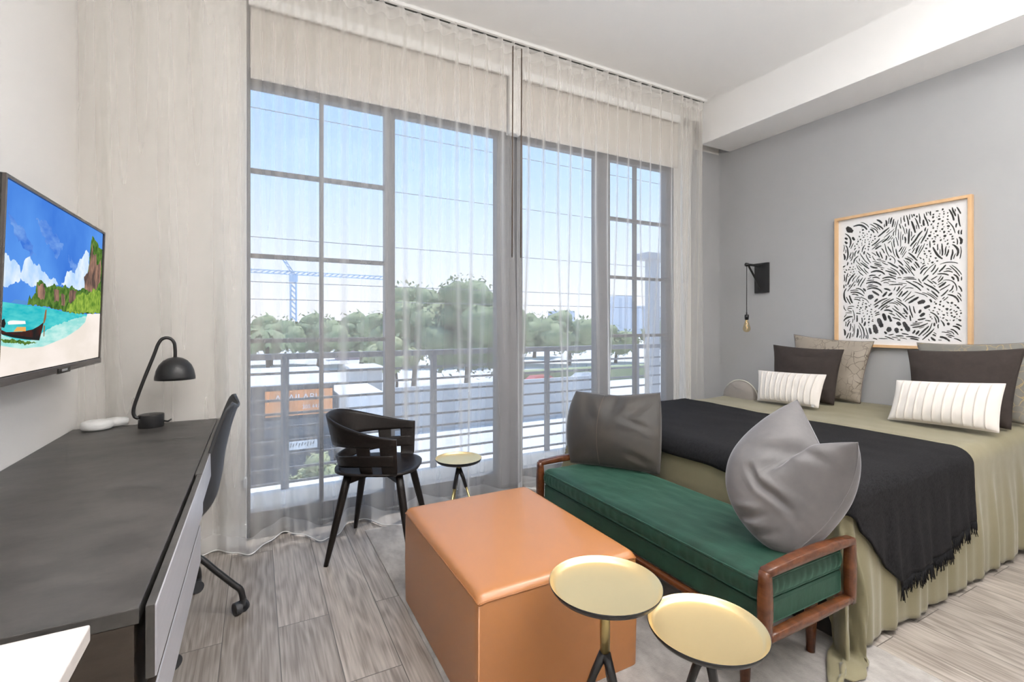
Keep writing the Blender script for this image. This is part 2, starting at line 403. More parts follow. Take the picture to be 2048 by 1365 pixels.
def fold_y(x, z, ph):
    top = sstep(1.9, 3.2, z); low = 1 - sstep(0.25, 2.3, z)
    P = .118
    lft = 1 - sstep(-.22, .0, x)
    a1 = (.017 + .013 * top) * (1 - .55 * lft)
    y = 3.012 - .012 * top
    y += a1 * math.sin(2 * PI * x / P + ph + .35 * math.sin(5 * x))
    a2 = .096 * low + .010
    inwin = sstep(-.25, .1, x)
    y += (.025 * inwin - .02 * (1 - inwin)) * low
    wob = .25 * math.sin(1.1 * z + 3 * x)
    y += .040 * lft * (1 - sstep(.85, 1.6, z))
    y += lft * .020 * math.sin(2 * PI * (x + .05 * z) / .23)
    y -= a2 * (0.25 + .75 * inwin) * math.cos(2 * PI * (x + .055) / .41 + wob * (1 - low))
    y += .002 * noise.noise(Vector((x * 7, z * .2, ph))) * (1 - lft)
    return y
def curtain(name, x0, x1, label, ph, gather_lo=None, bottom=0.012, squeeze=None):
    r = thing(name, label, 'curtain', (x0, 3.0, 0.0), 'sheer window curtains')
    n = int((x1 - x0) / .118 * 26)
    def xx(u, z):
        if gather_lo and u < .5:                     # the stacked leading folds by the left wall
            x = x0 + (x1 - x0) * u
        else: x = x0 + (x1 - x0) * u
        if squeeze: x += squeeze(x, z)
        return x + .011 * math.sin(2 * PI * x / .118 + ph + 1.2) * sstep(.6, 3.0, z) * sstep(-.22, .05, x)
    def extra(x, z):
        e = 0
        if squeeze: e += .014 * math.sin(2 * PI * x / .043) * sstep(3.18, 3.3, x)
        return e
    zt = 3.243
    def P(u, z):
        x = xx(u, z); return (x, fold_y(x, z, ph) + extra(x, z), z)
    MB().grid(lambda u, v: P(u, .10 + (zt - .07 - .10) * v), n, 70).obj('voile_panel', voile, r)
    MB().grid(lambda u, v: P(u, bottom + (.10 - bottom) * v), n, 3).obj('hem', voile_hem, r)
    MB().grid(lambda u, v: P(u, zt - .07 + .07 * v), n, 3).obj('heading_tape', voile_hem, r)
    MB().tube([P(i / n, bottom) for i in range(n + 1)], .0032, 5).obj('hem_edge', trim_white, r)
    return r
c1 = curtain('sheer_curtain', XL + .012, 1.615, 'white sheer curtain hanging behind the desk, black armchair and left glass doors', 0.0, gather_lo=-.05)
c2 = curtain('sheer_curtain', 1.65, 3.565, 'white sheer curtain before the right glass doors, falling behind bench and bed', 0.9,
             squeeze=lambda x, z: .0)
MB().tube([(1.585, 2.955, 3.20), (1.578, 2.955, 1.72)], .0045, 8).obj('draw_wand', mat('wand_brown', (.10, .07, .05), .4), c1)
MB().tube([(1.655, 2.955, 3.20), (1.648, 2.955, 1.72)], .0045, 8).obj('draw_wand', MATS['wand_brown'], c2)

# ------------------------------------------------------------------ desk
desk = thing('desk', 'long dark slate grey desk with pale drawer fronts against the white wall', 'desk', (-.47, 2.05, 0))
YD0, YD1, ZD = 1.053, 2.985, .75
boxo('desktop', desk_dark, desk, XL + .003, -.183, YD0, YD1, ZD - .028, ZD, .0015)
boxo('front_strip', desk_dark, desk, -.181, -.160, 1.90, YD1, ZD - .028, ZD, .001)
boxo('side_panel', desk_edge, desk, XL + .003, -.190, YD0 + .001, YD0 + .03, .0, ZD - .029, .001)
boxo('side_panel', desk_edge, desk, XL + .003, -.52, YD1 - .03, YD1 - .001, .0, ZD - .029, .001)
boxo('back_panel', desk_edge, desk, XL + .005, XL + .02, YD0 + .032, YD1 - .032, .35, ZD - .029)
boxo('drawer_box', desk_edge, desk, XL + .03, -.200, YD0 + .034, 1.83, .49, ZD - .030)
for z0, z1, y1 in ((.621, ZD, 1.893), (.492, .607, 1.82)):
    d = bpy.data.objects.new('drawer', None); COL.objects.link(d); d.parent = desk
    boxo('panel', desk_edge if z1 < .7 else desk_dark, d, -.1735, -.1601, YD0, y1, z0, z1)
    tag(boxo('front_face', drawer_lav, d, -.160, -.1575, YD0 + .001, y1, z0 + .001, z1 - .001), 'pale lavender grey drawer face')
dd = bpy.data.objects.new('drawer', None); COL.objects.link(dd); dd.parent = desk
boxo('panel', desk_edge, dd, -.181, -.1601, 1.90, YD1, .655, ZD - .029)
tag(boxo('front_face', drawer_lav, dd, -.160, -.1575, 1.897, YD1, .655, ZD - .001), 'pale blue grey drawer face')

# white counter corner next to the camera
ct = thing('counter', 'white countertop corner jutting in at the lower left before the desk', 'counter', (-.5, .3, 0))
boxo('countertop', counter_white, ct, XL + .003, -.161, -.9, .683, .901, .920, .002)
boxo('cabinet', trim_white, ct, XL + .003, -.235, -.9, .60, 0.0, .901, .002)
boxo('door', trim_white, ct, -.2349, -.217, -.15, .598, .10, .895, .002)

# ------------------------------------------------------------------ television
tv = thing('television', 'wall mounted black television showing a boat moored at a tropical beach', 'television', (-.66, 2.266, 1.37))
def tx(z): return -.600 - .018 * (1.66 - z) / .577
def tvp(y, z, d=0.0): return (tx(z) + d, y, z)
def tvbox(y0, y1, z0, z1, d0, d1):
    v = [tvp(y, z, d) for d in (d0, d1) for z in (z0, z1) for y in (y0, y1)]
    return v, [(0, 1, 3, 2), (4, 6, 7, 5), (0, 4, 5, 1), (2, 3, 7, 6), (0, 2, 6, 4), (1, 5, 7, 3)]
Y0, Y1, Z0, Z1 = 1.784, 2.7475, 1.079, 1.6605
tv_black = mat('tv_gloss_black', (.012, .011, .011), .12)
tv_trim = mat('tv_bezel_brown', (.06, .05, .045), .3)
MB().add(*tvbox(Y0, Y1, Z0 + .004, Z1, -.045, -.004)).obj('casing', tv_black, tv, smooth=False)
b = MB()
b.add(*tvbox(Y0, Y1, Z1 - .010, Z1, -.004, .004)); b.add(*tvbox(Y0, Y0 + .010, Z0 + .02, Z1 - .010, -.004, .004)); b.add(*tvbox(Y1 - .012, Y1, Z0 + .02, Z1 - .010, -.004, .004)); b.add(*tvbox(Y0, Y1, Z0, Z0 + .022, -.004, .006))
b.obj('bezel', tv_trim, tv, smooth=False)
MB().add(*tvbox(2.215, 2.335, Z0 - .003, Z0 + .015, .004, .010)).obj('sensor_bump', tv_black, tv, smooth=False)
MB().add(*tvbox(2.247, 2.300, Z0 + .004, Z0 + .012, .010, .0112)).obj('badge', mat('silver', (.7, .7, .72), .3, metal=.8), tv, smooth=False)
MB().box(XL + .001, -.655, 2.15, 2.38, 1.25, 1.50, .004).obj('wall_bracket', black_metal, tv, smooth=False)
emis('tv_sky', (.035, .15, .62), 1.0, (.10, .30, .80), 2.0)
emis('tv_cloud', (.80, .88, .97), 1.0, (.45, .65, .93), 14)
emis('tv_cirrus', (.18, .36, .78), 1.0, (.05, .18, .66), 9, (1, 1, 3))
emis('tv_sea', (.02, .46, .52), 1.0, (.10, .62, .62), 10, (1, 1, 5))
emis('tv_foam', (.55, .83, .78), 1.0, (.30, .70, .66), 12, (1, 1, 5))
emis('tv_sand', (.93, .84, .78), 1.0, (.82, .74, .66), 3, (1, 1, 3))
emis('tv_green', (.035, .10, .02), 1.0, (.14, .26, .05), 45)
emis('tv_bush', (.10, .22, .03), 1.0, (.36, .52, .08), 40)
emis('tv_rock', (.42, .24, .17), 1.0, (.10, .07, .06), 30, (1, 1, .5))
emis('tv_hull', (.07, .022, .018), 1.0, (.02, .02, .02), 20)
emis('tv_orange', (.80, .42, .12)); emis('tv_white', (.9, .9, .88)); emis('tv_dark', (.02, .02, .02)); emis('tv_haze', (.10, .28, .62)); emis('tv_wood', (.30, .14, .06))
LAY = [
 ('tv_sky', [(1.794, 1.105), (2.7355, 1.105), (2.7355, 1.6505), (1.794, 1.6505)]),
 ('tv_cirrus', [(2.013, 1.59), (2.10, 1.585), (2.26, 1.53), (2.20, 1.48), (2.07, 1.529)]),
 ('tv_cirrus', [(1.82, 1.56), (1.92, 1.53), (2.03, 1.47), (1.98, 1.465), (1.86, 1.51)]),
 ('tv_cirrus', [(2.30, 1.50), (2.45, 1.47), (2.52, 1.43), (2.38, 1.43)]),
 ('tv_cloud', [(1.794, 1.437), (1.823, 1.446), (1.85, 1.425), (1.87, 1.436), (1.91, 1.42), (1.915, 1.405), (1.935, 1.39), (1.90, 1.372), (1.879, 1.366), (1.824, 1.352), (1.794, 1.342)]),
 ('tv_cloud', [(1.921, 1.382), (1.925, 1.41), (1.931, 1.428), (1.955, 1.452), (1.984, 1.455), (2.0, 1.438), (2.044, 1.441), (2.06, 1.425), (2.1, 1.418), (2.14, 1.40), (2.189, 1.408), (2.22, 1.39), (2.161, 1.367), (2.0, 1.365)]),
 ('tv_cloud', [(2.24, 1.385), (2.276, 1.40), (2.29, 1.432), (2.33, 1.448), (2.389, 1.446), (2.43, 1.50), (2.473, 1.515), (2.50, 1.545), (2.545, 1.546), (2.56, 1.45), (2.52, 1.38)]),
 ('tv_haze', [(1.863, 1.312), (1.89, 1.321), (1.93, 1.322), (1.975, 1.318), (1.98, 1.308)]),
 ('tv_sea', [(1.794, 1.312), (1.975, 1.308), (2.094, 1.307), (2.299, 1.295), (2.557, 1.29), (2.519, 1.254), (2.309, 1.203), (2.107, 1.178), (1.94, 1.176), (1.794, 1.185)]),
 ('tv_foam', [(2.557, 1.285), (2.40, 1.272), (2.20, 1.245), (2.0, 1.20), (1.9, 1.205), (1.794, 1.225), (1.794, 1.185), (1.94, 1.170), (2.107, 1.172), (2.309, 1.197), (2.454, 1.228), (2.532, 1.258)]),
 ('tv_sand', [(2.557, 1.293), (2.7355, 1.297), (2.7355, 1.105), (1.794, 1.105), (1.794, 1.193), (1.941, 1.177), (2.108, 1.177), (2.31, 1.201), (2.454, 1.232), (2.532, 1.258)]),
 ('tv_green', [(1.971, 1.309), (1.975, 1.325), (1.988, 1.337), (2.0, 1.33), (2.028, 1.349), (2.033, 1.381), (2.05, 1.39), (2.085, 1.388), (2.115, 1.373), (2.15, 1.378), (2.181, 1.392), (2.21, 1.378), (2.234, 1.385), (2.26, 1.378), (2.287, 1.396), (2.32, 1.383), (2.358, 1.395), (2.40, 1.385), (2.435, 1.382), (2.501, 1.393), (2.52, 1.44), (2.548, 1.474), (2.559, 1.544), (2.574, 1.614), (2.59, 1.624), (2.609, 1.61), (2.653, 1.603), (2.68, 1.585), (2.735, 1.58), (2.7355, 1.298), (2.446, 1.292), (2.299, 1.297), (2.094, 1.309)]),
 ('tv_rock', [(2.037, 1.376), (2.092, 1.38), (2.108, 1.347), (2.083, 1.328), (2.046, 1.338)]),
 ('tv_rock', [(2.179, 1.369), (2.229, 1.369), (2.23, 1.326), (2.188, 1.328)]),
 ('tv_rock', [(2.248, 1.358), (2.287, 1.357), (2.29, 1.317), (2.254, 1.323)]),
 ('tv_rock', [(2.331, 1.375), (2.409, 1.38), (2.401, 1.346), (2.354, 1.327), (2.327, 1.334)]),
 ('tv_rock', [(2.495, 1.438), (2.548, 1.47), (2.562, 1.53), (2.58, 1.59), (2.60, 1.54), (2.64, 1.55), (2.66, 1.50), (2.715, 1.535), (2.72, 1.438), (2.634, 1.389), (2.544, 1.388), (2.504, 1.395)]),
 ('tv_bush', [(2.299, 1.297), (2.33, 1.325), (2.366, 1.328), (2.42, 1.36), (2.489, 1.376), (2.55, 1.37), (2.62, 1.40), (2.7355, 1.395), (2.7355, 1.298), (2.446, 1.293)]),
 ('tv_green', [(1.797, 1.214), (1.879, 1.208), (1.969, 1.198), (2.06, 1.192), (1.95, 1.19), (1.83, 1.198)]),
 ('tv_hull', [(1.797, 1.237), (1.837, 1.228), (1.936, 1.228), (2.015, 1.234), (2.06, 1.244), (2.1, 1.257), (2.092, 1.237), (2.07, 1.198), (1.969, 1.204), (1.879, 1.212), (1.811, 1.222)]),
 ('tv_dark', [(2.07, 1.198), (1.969, 1.204), (1.879, 1.212), (1.811, 1.222), (1.83, 1.225), (1.969, 1.212), (2.073, 1.205)]),
 ('tv_wood', [(2.094, 1.253), (2.108, 1.296), (2.120, 1.300), (2.118, 1.271), (2.105, 1.253)]),
 ('tv_wood', [(2.1, 1.246), (2.110, 1.246), (2.108, 1.21), (2.101, 1.21)]),
 ('tv_white', [(1.841, 1.256), (1.855, 1.260), (1.875, 1.261), (1.956, 1.260), (1.961, 1.251), (1.846, 1.249)]),
 ('tv_orange', [(1.902, 1.242), (1.962, 1.242), (1.963, 1.229), (1.88, 1.229)]),
 ('tv_dark', [(1.802, 1.26), (1.82, 1.266), (1.83, 1.252), (1.822, 1.240), (1.804, 1.242)]),
]
pm = MB(); names = []; fm = []
def roughen(poly, amp, step=.006):
    out = []
    for i, a in enumerate(poly):
        b = poly[(i + 1) % len(poly)]; l = math.hypot(b[0] - a[0], b[1] - a[1]); k = max(1, int(l / step))
        for j in range(k):
            t = j / k; y, z = a[0] + (b[0] - a[0]) * t, a[1] + (b[1] - a[1]) * t
            q = Vector((y * 45, z * 45, amp * 1000)); y += amp * (noise.noise(q) + .6 * noise.noise(q * 2.7)); z += amp * (noise.noise(q + Vector((9, 3, 1))) + .6 * noise.noise(q * 2.7 + Vector((5, 5, 5))))
            out.append((min(max(y, 1.7945), 2.735), min(max(z, 1.1055), 1.650)))
    return out
ROUGH = {'tv_cloud': .010, 'tv_cirrus': .016, 'tv_green': .006, 'tv_rock': .009, 'tv_bush': .009, 'tv_foam': .004, 'tv_haze': .002}
for i, (mn, poly) in enumerate(LAY):
    if mn in ROUGH: poly = roughen(poly, ROUGH[mn])
    if mn not in names: names.append(mn)
    pm.add([tvp(y, z, -.003 + .00012 * i) for y, z in poly], [tuple(range(len(poly)))]); fm.append(names.index(mn))
finish('screen', pm.v, pm.f, None, tv, False, mats=[MATS[n] for n in names], fmat=fm)

# ------------------------------------------------------------------ things on the desk
def rcyl(c, r, h, bev=.006, n=48):
    p = [(0.0001, 0)] + [(r - bev + bev * math.sin(t), bev - bev * math.cos(t)) for t in (0, .5, 1.0, PI / 2)] + [(r - bev + bev * math.cos(t), h - bev + bev * math.sin(t)) for t in (0, .5, 1.0, PI / 2)] + [(0.0001, h)]
    return MB().lathe(p, c, n)
lb = (-.452, 2.885, ZD)
lamp = thing('desk_lamp', 'black desk lamp with bent stem and dome shade at the far desk end', 'lamp', lb)
rcyl(lb, .052, .062, .003).obj('base', black_metal, lamp)
stem = spline([(-.497, 2.855, .80), (-.512, 2.855, .812), (-.515, 2.856, .85), (-.485, 2.862, .96), (-.440, 2.872, 1.10), (-.425, 2.876, 1.150), (-.408, 2.880, 1.178), (-.382, 2.884, 1.182), (-.362, 2.888, 1.160), (-.357, 2.89, 1.12), (-.357, 2.89, 1.085)], 6)
MB().tube(stem, .0078, 12).obj('stem', black_metal, lamp)
sh = [(.006, .0), (.012, -.002), (.030, -.006), (.050, -.018), (.068, -.040), (.079, -.068), (.085, -.098), (.0855, -.112), (.083, -.112), (.077, -.068), (.066, -.042), (.048, -.021), (.006, -.004)]
MB().lathe(sh, (-.357, 2.89, 1.088), 48).obj('lamp_shade', black_metal, lamp)
MB().sphere((-.357, 2.89, 1.035), .022, 2).obj('bulb', mat('frosted_bulb', (.8, .8, .78), .3), lamp)
MB().tube([(-.40, 2.88, .775), (-.385, 2.878, .772), (-.37, 2.876, .782)], .004, 8).obj('switch', black_metal, lamp)
tag(rcyl((-.668, 2.935, ZD), .062, .042, .016).obj('speaker', fabric_white, None, origin=None), 'round white wireless device nearest the camera on the desk', 'wireless device', 'white round devices on the desk')
tag(MB().lathe([(.0001, 0), (.034, 0), (.046, .004), (.050, .016), (.050, .030), (.042, .036), (.0001, .037)], (-.612, 3.005, ZD), 40).obj('network_hub', fabric_white, None), 'smaller white round device behind the first, nearer the curtain', 'wireless device', 'white round devices on the desk')

# ------------------------------------------------------------------ task chair at the desk
tc = thing('desk_chair', 'black plastic shell desk chair on castors pushed in at the desk', 'chair', (-.35, 2.39, 0))
path = spline([(a, 0, b) for a, b in [(-.585, .475), (-.56, .468), (-.47, .448), (-.36, .438), (-.27, .440), (-.205, .462), (-.158, .515), (-.135, .60), (-.122, .70), (-.102, .80), (-.078, .885), (-.066, .902)]], 5)
def shell(u, v):
    s = v * (len(path) - 1); i = min(int(s), len(path) - 2); p = path[i].lerp(path[i + 1], s - i)
    t = (path[i + 1] - path[i]).normalized(); nrm = Vector((-t.z, 0, t.x))
    w = .215 * (1 - .10 * sstep(.5, 1, v)) * min(1, (1 - (max(0, v - .93) / .07) ** 2 * .5)) * (1 - .25 * (1 - sstep(0, .12, v)))
    q = 2 * u - 1
    curl = (abs(q) ** 2.6) * (.055 * (1 - .35 * sstep(.6, 1, v)) * sstep(-.05, .25, v))
    return Vector((p.x, 2.39 + q * w, p.z)) + nrm * curl
solid(MB().grid(shell, 22, 48).obj('shell_seat', black_plastic, tc), .008)
hub = (-.35, 2.39)
m = MB().tube([(hub[0], hub[1], .29), (hub[0], hub[1], .43)], .022, 14); m.box(-.43, -.27, 2.31, 2.47, .415, .432, .004)
m.obj('column', black_metal, tc, smooth=False)
for k in range(5):
    a = math.radians(-4 + 72 * k); dx, dy = math.cos(a), math.sin(a)
    P_ = lambda r, z: (hub[0] + dx * r, hub[1] + dy * r, z)
    MB().tube(spline([P_(.0, .335), P_(.07, .315), P_(.14, .272), P_(.20, .205), P_(.262, .136), P_(.290, .105), P_(.30, .060)], 5), .0125, 10).obj('leg', black_metal, tc)
    c = MB(); px, py = hub[0] + dx * .30, hub[1] + dy * .30
    ca, sa = math.cos(a + .7), math.sin(a + .7)
    for s_ in (-1, 1):
        c.tube([(px + ca * .022 * s_ - sa * .012 + ca * -.010, py + sa * .022 * s_ + ca * .012, .027), (px + ca * .004 * s_ - sa * .012, py + sa * .004 * s_ + ca * .012, .027)], .0265, 18)
    c.tube([(px - sa * .006, py + ca * .006, .034), (px, py, .066)], .013, 10)
    c.obj('castor', black_plastic, tc, smooth=False)

# ------------------------------------------------------------------ armchair by the window
ac_o = Vector((.62, 2.735, 0)); fa = math.radians(-28)
ff = Vector((math.cos(fa), math.sin(fa), 0)); nn = Vector((-math.sin(fa), math.cos(fa), 0))
ac = thing('armchair', 'black wooden armchair with open curved band back by the window', 'chair', tuple(ac_o))
def L2(x, y, z): return ac_o + ff * x + nn * y + Vector((0, 0, z))
def bandpt(t, z):
    k = .80 + .58 * (z - .45) - .12 * max(0, z - .62)
    st_ = math.sin(t); ct_ = math.cos(t)
    x = .145 - .445 * (abs(st_) ** .85) * k; y = .262 * (abs(ct_) ** .75) * (1 if ct_ > 0 else -1) * k
    return L2(x, -y, z)
def band(zb, zt, t0=0.0, t1=PI, n=64, name='backrest_band'):
    o = MB().grid(lambda u, v: (lambda t: bandpt(t, zb(t) + (zt(t) - zb(t)) * v))(t0 + (t1 - t0) * u), n, 6).obj(name, black_wood, ac)
    return solid(o, .011)
band(lambda t: .612 - .014 * math.sin(t), lambda t: .656 + .104 * math.sin(t) ** 1.3)
band(lambda t: .508 - .036 * math.sin(t) ** 2, lambda t: .569 - .040 * math.sin(t) ** 2, .03, PI - .03, name='lower_band')
for side in (0, 1):
    def strap(ta, tb):
        def f(u, v):
            t = ta + (tb - ta) * u
            if side: t = PI - t
            z = .452 + (.648 - .452) * v
            p = bandpt(t, z)
            if v < .12: p = p + (ac_o + Vector((0, 0, p.z)) - p) * .10 * (1 - v / .12) ** 2
            return p
        return solid(MB().grid(f, 8, 14).obj('side_strap', black_wood, ac), .0100)
    strap(0.0, .17); strap(.31, .52)
def seatf(u, v):
    th = 2 * PI * u
    c_, s_ = math.cos(th), math.sin(th)
    rx = .222 if c_ > 0 else .235; ry = .222
    e = 2.0 / 2.7
    x = rx * (abs(c_) ** e) * (1 if c_ > 0 else -1); y = ry * (abs(s_) ** e) * (1 if s_ > 0 else -1)
    r = v; return L2(x * r + .0, y * r, .452 + .010 * r ** 3 - .006 * sstep(.9, 1, r) * max(0, c_))
solid(MB().grid(lambda u, v: seatf(u, max(v, .001)), 56, 10, True).obj('seat', black_wood, ac), .012)
for sx, sy in ((-.22, -.235), (.22, -.235), (-.22, .235), (.22, .235)):
    top = L2(sx * .62, sy * .62, .444); bot = L2(sx, sy, 0.0); bot.z = .0125 if bot.x > .58 else 0.0
    MB().tube([top.lerp(bot, k / 6) for k in range(7)], [.0205, .021, .0205, .019, .017, .0145, .0115], 14).obj('leg', black_wood, ac)
for sgn in (1, -1):
    a_, b_ = L2(-.15, -.155 * sgn, 0), L2(.15, .155 * sgn, 0)
    d_ = (b_ - a_).normalized(); w_ = Vector((-d_.y, d_.x, 0)) * .011
    V = []
    for s_, h in ((0, .048), (.5, .022), (1, .048)):
        p = a_.lerp(b_, s_)
        for w2 in (-w_, w_):
            V.append((p + w2) + Vector((0, 0, .442 - .001 * (sgn > 0)))); V.append((p + w2) + Vector((0, 0, .442 - h)))
    Fc = []
    for k in (0, 4): Fc += [(k, k + 1, k + 5, k + 4), (k + 2, k + 6, k + 7, k + 3), (k, k + 4, k + 6, k + 2), (k + 1, k + 3, k + 7, k + 5)]
    Fc += [(0, 2, 3, 1), (8, 9, 11, 10)]
    MB().add(V, Fc).obj('stretcher', black_wood, ac, smooth=False)

# ------------------------------------------------------------------ brass tray tables
RUG_Z = .014
def tray_table(x, y, h, r, label, rot):
    o = thing('side_table', label, 'side table', (x, y, 0.0), 'brass tray side tables')
    z0 = RUG_Z if (.58 < x < 2.1 and .5 < y < 2.97) else 0.0
    R = r
    prof_in = [(.0001, h - .016), (R * .86, h - .016), (R * .90, h - .0145), (R * .935, h - .010), (R * .965, h - .004), (R * .985, h)]
    MB().lathe(prof_in + [(R * .992, h + .0004)], (x, y, 0), 72).obj('tray', gold, o)
    prof_out = [(R * .992, h + .0003), (R, h - .001), (R * .985, h - .008), (R * .94, h - .018), (R * .88, h - .0225), (.0001, h - .0225)]
    MB().lathe(prof_out, (x, y, 0), 72).obj('tray_underside', black_metal, o)
    MB().tube([(x, y, h - .0225), (x, y, h * .5 + .03 if h > .45 else h - .075)], .0145, 18).obj('stem', gold_pole, o)
    zt = h * .5 + .045 if h > .45 else h - .065
    for k in range(3):
        a = rot + 2 * PI * k / 3
        P_ = lambda rr, z: (x + math.cos(a) * rr, y + math.sin(a) * rr, z)
        zm = zt - .115
        Rf = .115
        slope = (Rf - .010) / (zt - z0)
        lg = MB().tube([P_(.004, zt), P_(.010 + slope * (zt - zm) * .5, (zt + zm) / 2), P_(.010 + slope * (zt - zm), zm)], [.0135, .0115, .0105], 12).obj('leg_socket', black_metal, o)
        MB().tube([P_(.010 + slope * (zt - zm), zm + .004), P_(Rf, z0)], .0075, 12).obj('leg', gold_pole, o)
    return o
tray_table(.894, 1.100, .500, .1625, 'brass tray side table before the tan ottoman, nearest the camera', .6)
tray_table(1.095, .911, .420, .158, 'brass tray side table tucked partly under the taller one, beside the green bench', .2)
tray_table(1.108, 2.78, .420, .144, 'brass tray side table farthest away, between armchair and green bench', 1.6)

# ------------------------------------------------------------------ rug
rg = MB()
rx0, rx1, ry0, ry1 = .578, 2.11, .50, 2.965
def rugf(u, v):
    x = rx0 + (rx1 - rx0) * u; y = ry0 + (ry1 - ry0) * v
    e = min(u, 1 - u) * (rx1 - rx0); e2 = min(v, 1 - v) * (ry1 - ry0)
    x += .004 * noise.noise(Vector((y * 6, 1, 0))) * (1 if e < .02 else 0)
    return (x, y, .013 * min(1, (min(e, e2) + .006) / .016) + .0012 * noise.noise(Vector((x * 40, y * 40, 0))))
rg.grid(rugf, 120, 180)
ro = rg.obj('rug', rug_mat, None, origin=(1.34, 1.73, 0))
tag(ro, 'pale grey beige rug under the ottoman and green bench', 'rug')

# ------------------------------------------------------------------ ottoman
ot = thing('ottoman', 'large tan leather block ottoman with piped seams on the rug', 'ottoman', (.905, 1.73, RUG_Z))
ox0, ox1, oy0, oy1, oz = .590, 1.222, 1.322, 2.135, .425
def sbox(x0, x1, y0, y1, z0, z1, r, puff, n=26):
    """soft block: rounded edges, top puffed"""
    mb = MB()
    cx, cy = (x0 + x1) / 2, (y0 + y1) / 2; hx, hy = (x1 - x0) / 2, (y1 - y0) / 2
    def top(u, v):
        a, b_ = 2 * u - 1, 2 * v - 1
        # ease grid towards the edges
        a = math.copysign(1 - (1 - abs(a)) ** 1.3, a); b_ = math.copysign(1 - (1 - abs(b_)) ** 1.3, b_)
        ex, ey = (1 - abs(a)) * hx, (1 - abs(b_)) * hy
        dz = 0
        for e in (ex, ey):
            if e < r: dz += r - math.sqrt(max(0, r * r - (r - e) ** 2))
        dz = min(dz, r * 1.25)
        X, Yy = cx + a * hx, cy + b_ * hy
        # round the corners in plan
        if ex < r * .6 and ey < r * .6:
            X -= math.copysign((r * .6 - ex) * .22, a) * (1 - ey / (r * .6)); Yy -= math.copysign((r * .6 - ey) * .22, b_) * (1 - ex / (r * .6))
        return (X, Yy, z1 - dz * .75 + puff * (1 - a ** 4) * (1 - b_ ** 4))
    mb.grid(top, n, n); return mb, top
mb, topf = sbox(ox0, ox1, oy0, oy1, RUG_Z, oz, .030, .010, 40)
mb.obj('top_cushion', leather, ot)
seam = [topf(u, 0) for u in [k / 40 for k in range(41)]] + [topf(1, k / 40) for k in range(1, 41)] + [topf(1 - k / 40, 1) for k in range(1, 41)] + [topf(0, 1 - k / 40) for k in range(1, 41)]
sd = MB(); n_ = len(seam)
zs = [1, .985, .93, .5, .07, .015, 0]
V = []
for j, q in enumerate(zs):
    for p in seam:
        bul = .004 * math.sin(PI * q)
        dx, dy = p[0] - .906, p[1] - 1.7285; L_ = math.hypot(dx, dy)
        V.append((p[0] + dx / L_ * bul, p[1] + dy / L_ * bul, RUG_Z + (p[2] - RUG_Z) * q))
Fc = [(j * n_ + i, j * n_ + (i + 1) % n_, (j + 1) * n_ + (i + 1) % n_, (j + 1) * n_ + i) for j in range(len(zs) - 1) for i in range(n_)]
sd.add(V, [f[::-1] for f in Fc]); sd.obj('side_cover', leather, ot)
MB().tube([Vector(p) + Vector((0, 0, .001)) for p in seam], .0030, 6).obj('piping', mat('leather_piping', (0.30, 0.115, 0.035), .4), ot)

# ------------------------------------------------------------------ bench
bx0, bx1, by0, by1 = 1.385, 1.862, .935, 2.262
bn = thing('bench', 'walnut framed bench with a green velvet cushion at the bed foot', 'bench', ((bx0 + bx1) / 2, (by0 + by1) / 2, RUG_Z))
def bar(p0, p1, w0, h0, wm=None, hm=None, n=10, arch=0.0, updir=(0, 0, 1), name='rail'):
    """a turned/shaped walnut bar with swelling middle"""
    p0, p1 = Vector(p0), Vector(p1); d = (p1 - p0).normalized(); up = Vector(updir); a = d.cross(up).normalized(); b_ = a.cross(d)
    wm = wm or w0; hm = hm or h0; V = []; Fc = []; K = 12
    for i in range(n + 1):
        t = i / n; s_ = math.sin(PI * t); w_ = w0 + (wm - w0) * s_; h_ = h0 + (hm - h0) * s_
        c = p0.lerp(p1, t) + b_ * arch * s_
        for k in range(K):
            q = 2 * PI * k / K; cq, sq = math.cos(q), math.sin(q); e = .38
            V.append(c + a * (w_ / 2) * math.copysign(abs(cq) ** e, cq) + b_ * (h_ / 2) * math.copysign(abs(sq) ** e, sq))
    for i in range(n):
        for k in range(K): Fc.append((i * K + k, i * K + (k + 1) % K, (i + 1) * K + (k + 1) % K, (i + 1) * K + k))
    Fc.append(tuple(range(K))[::-1]); Fc.append(tuple(len(V) - K + k for k in range(K)))
    return MB().add(V, Fc).obj(name, walnut, bn)
for yy, lab in ((by0, None), (by1, None)):
    bar((bx0 - .002, yy, .483), (bx1 + .002, yy, .483), .034, .026, .040, .034, arch=.008, name='arm_rail')
    bar((bx0, yy, .262), (bx0, yy, .487), .030, .030, .040, .036, updir=(0, 1, 0), name='post')
    bar((bx1, yy, .262), (bx1, yy, .487), .030, .030, .036, .034, updir=(0, 1, 0), name='post')
    bar((bx0, yy, .278), (bx1, yy, .278), .030, .026, .034, .030, name='end_rail')
for xx_ in (bx0 + .006, bx1 - .006):
    bar((xx_, by0 + .01, .274), (xx_, by1 - .01, .274), .024, .024, name='side_rail')
for lx, ly in ((bx0 + .085, by0 + .13), (bx1 - .012, by0 + .13), (bx0 + .085, by1 - .13), (bx1 - .012, by1 - .13)):
    MB().tube([(lx, ly, .30), (lx + .0, ly, .20), (lx, ly, RUG_Z)], [.024, .023, .015], 16).obj('leg', walnut, bn)
boxo('upholstered_base', green_velvet, bn, bx0 + .010, bx1 - .010, by0 + .020, by1 - .020, .287, .372, .012)
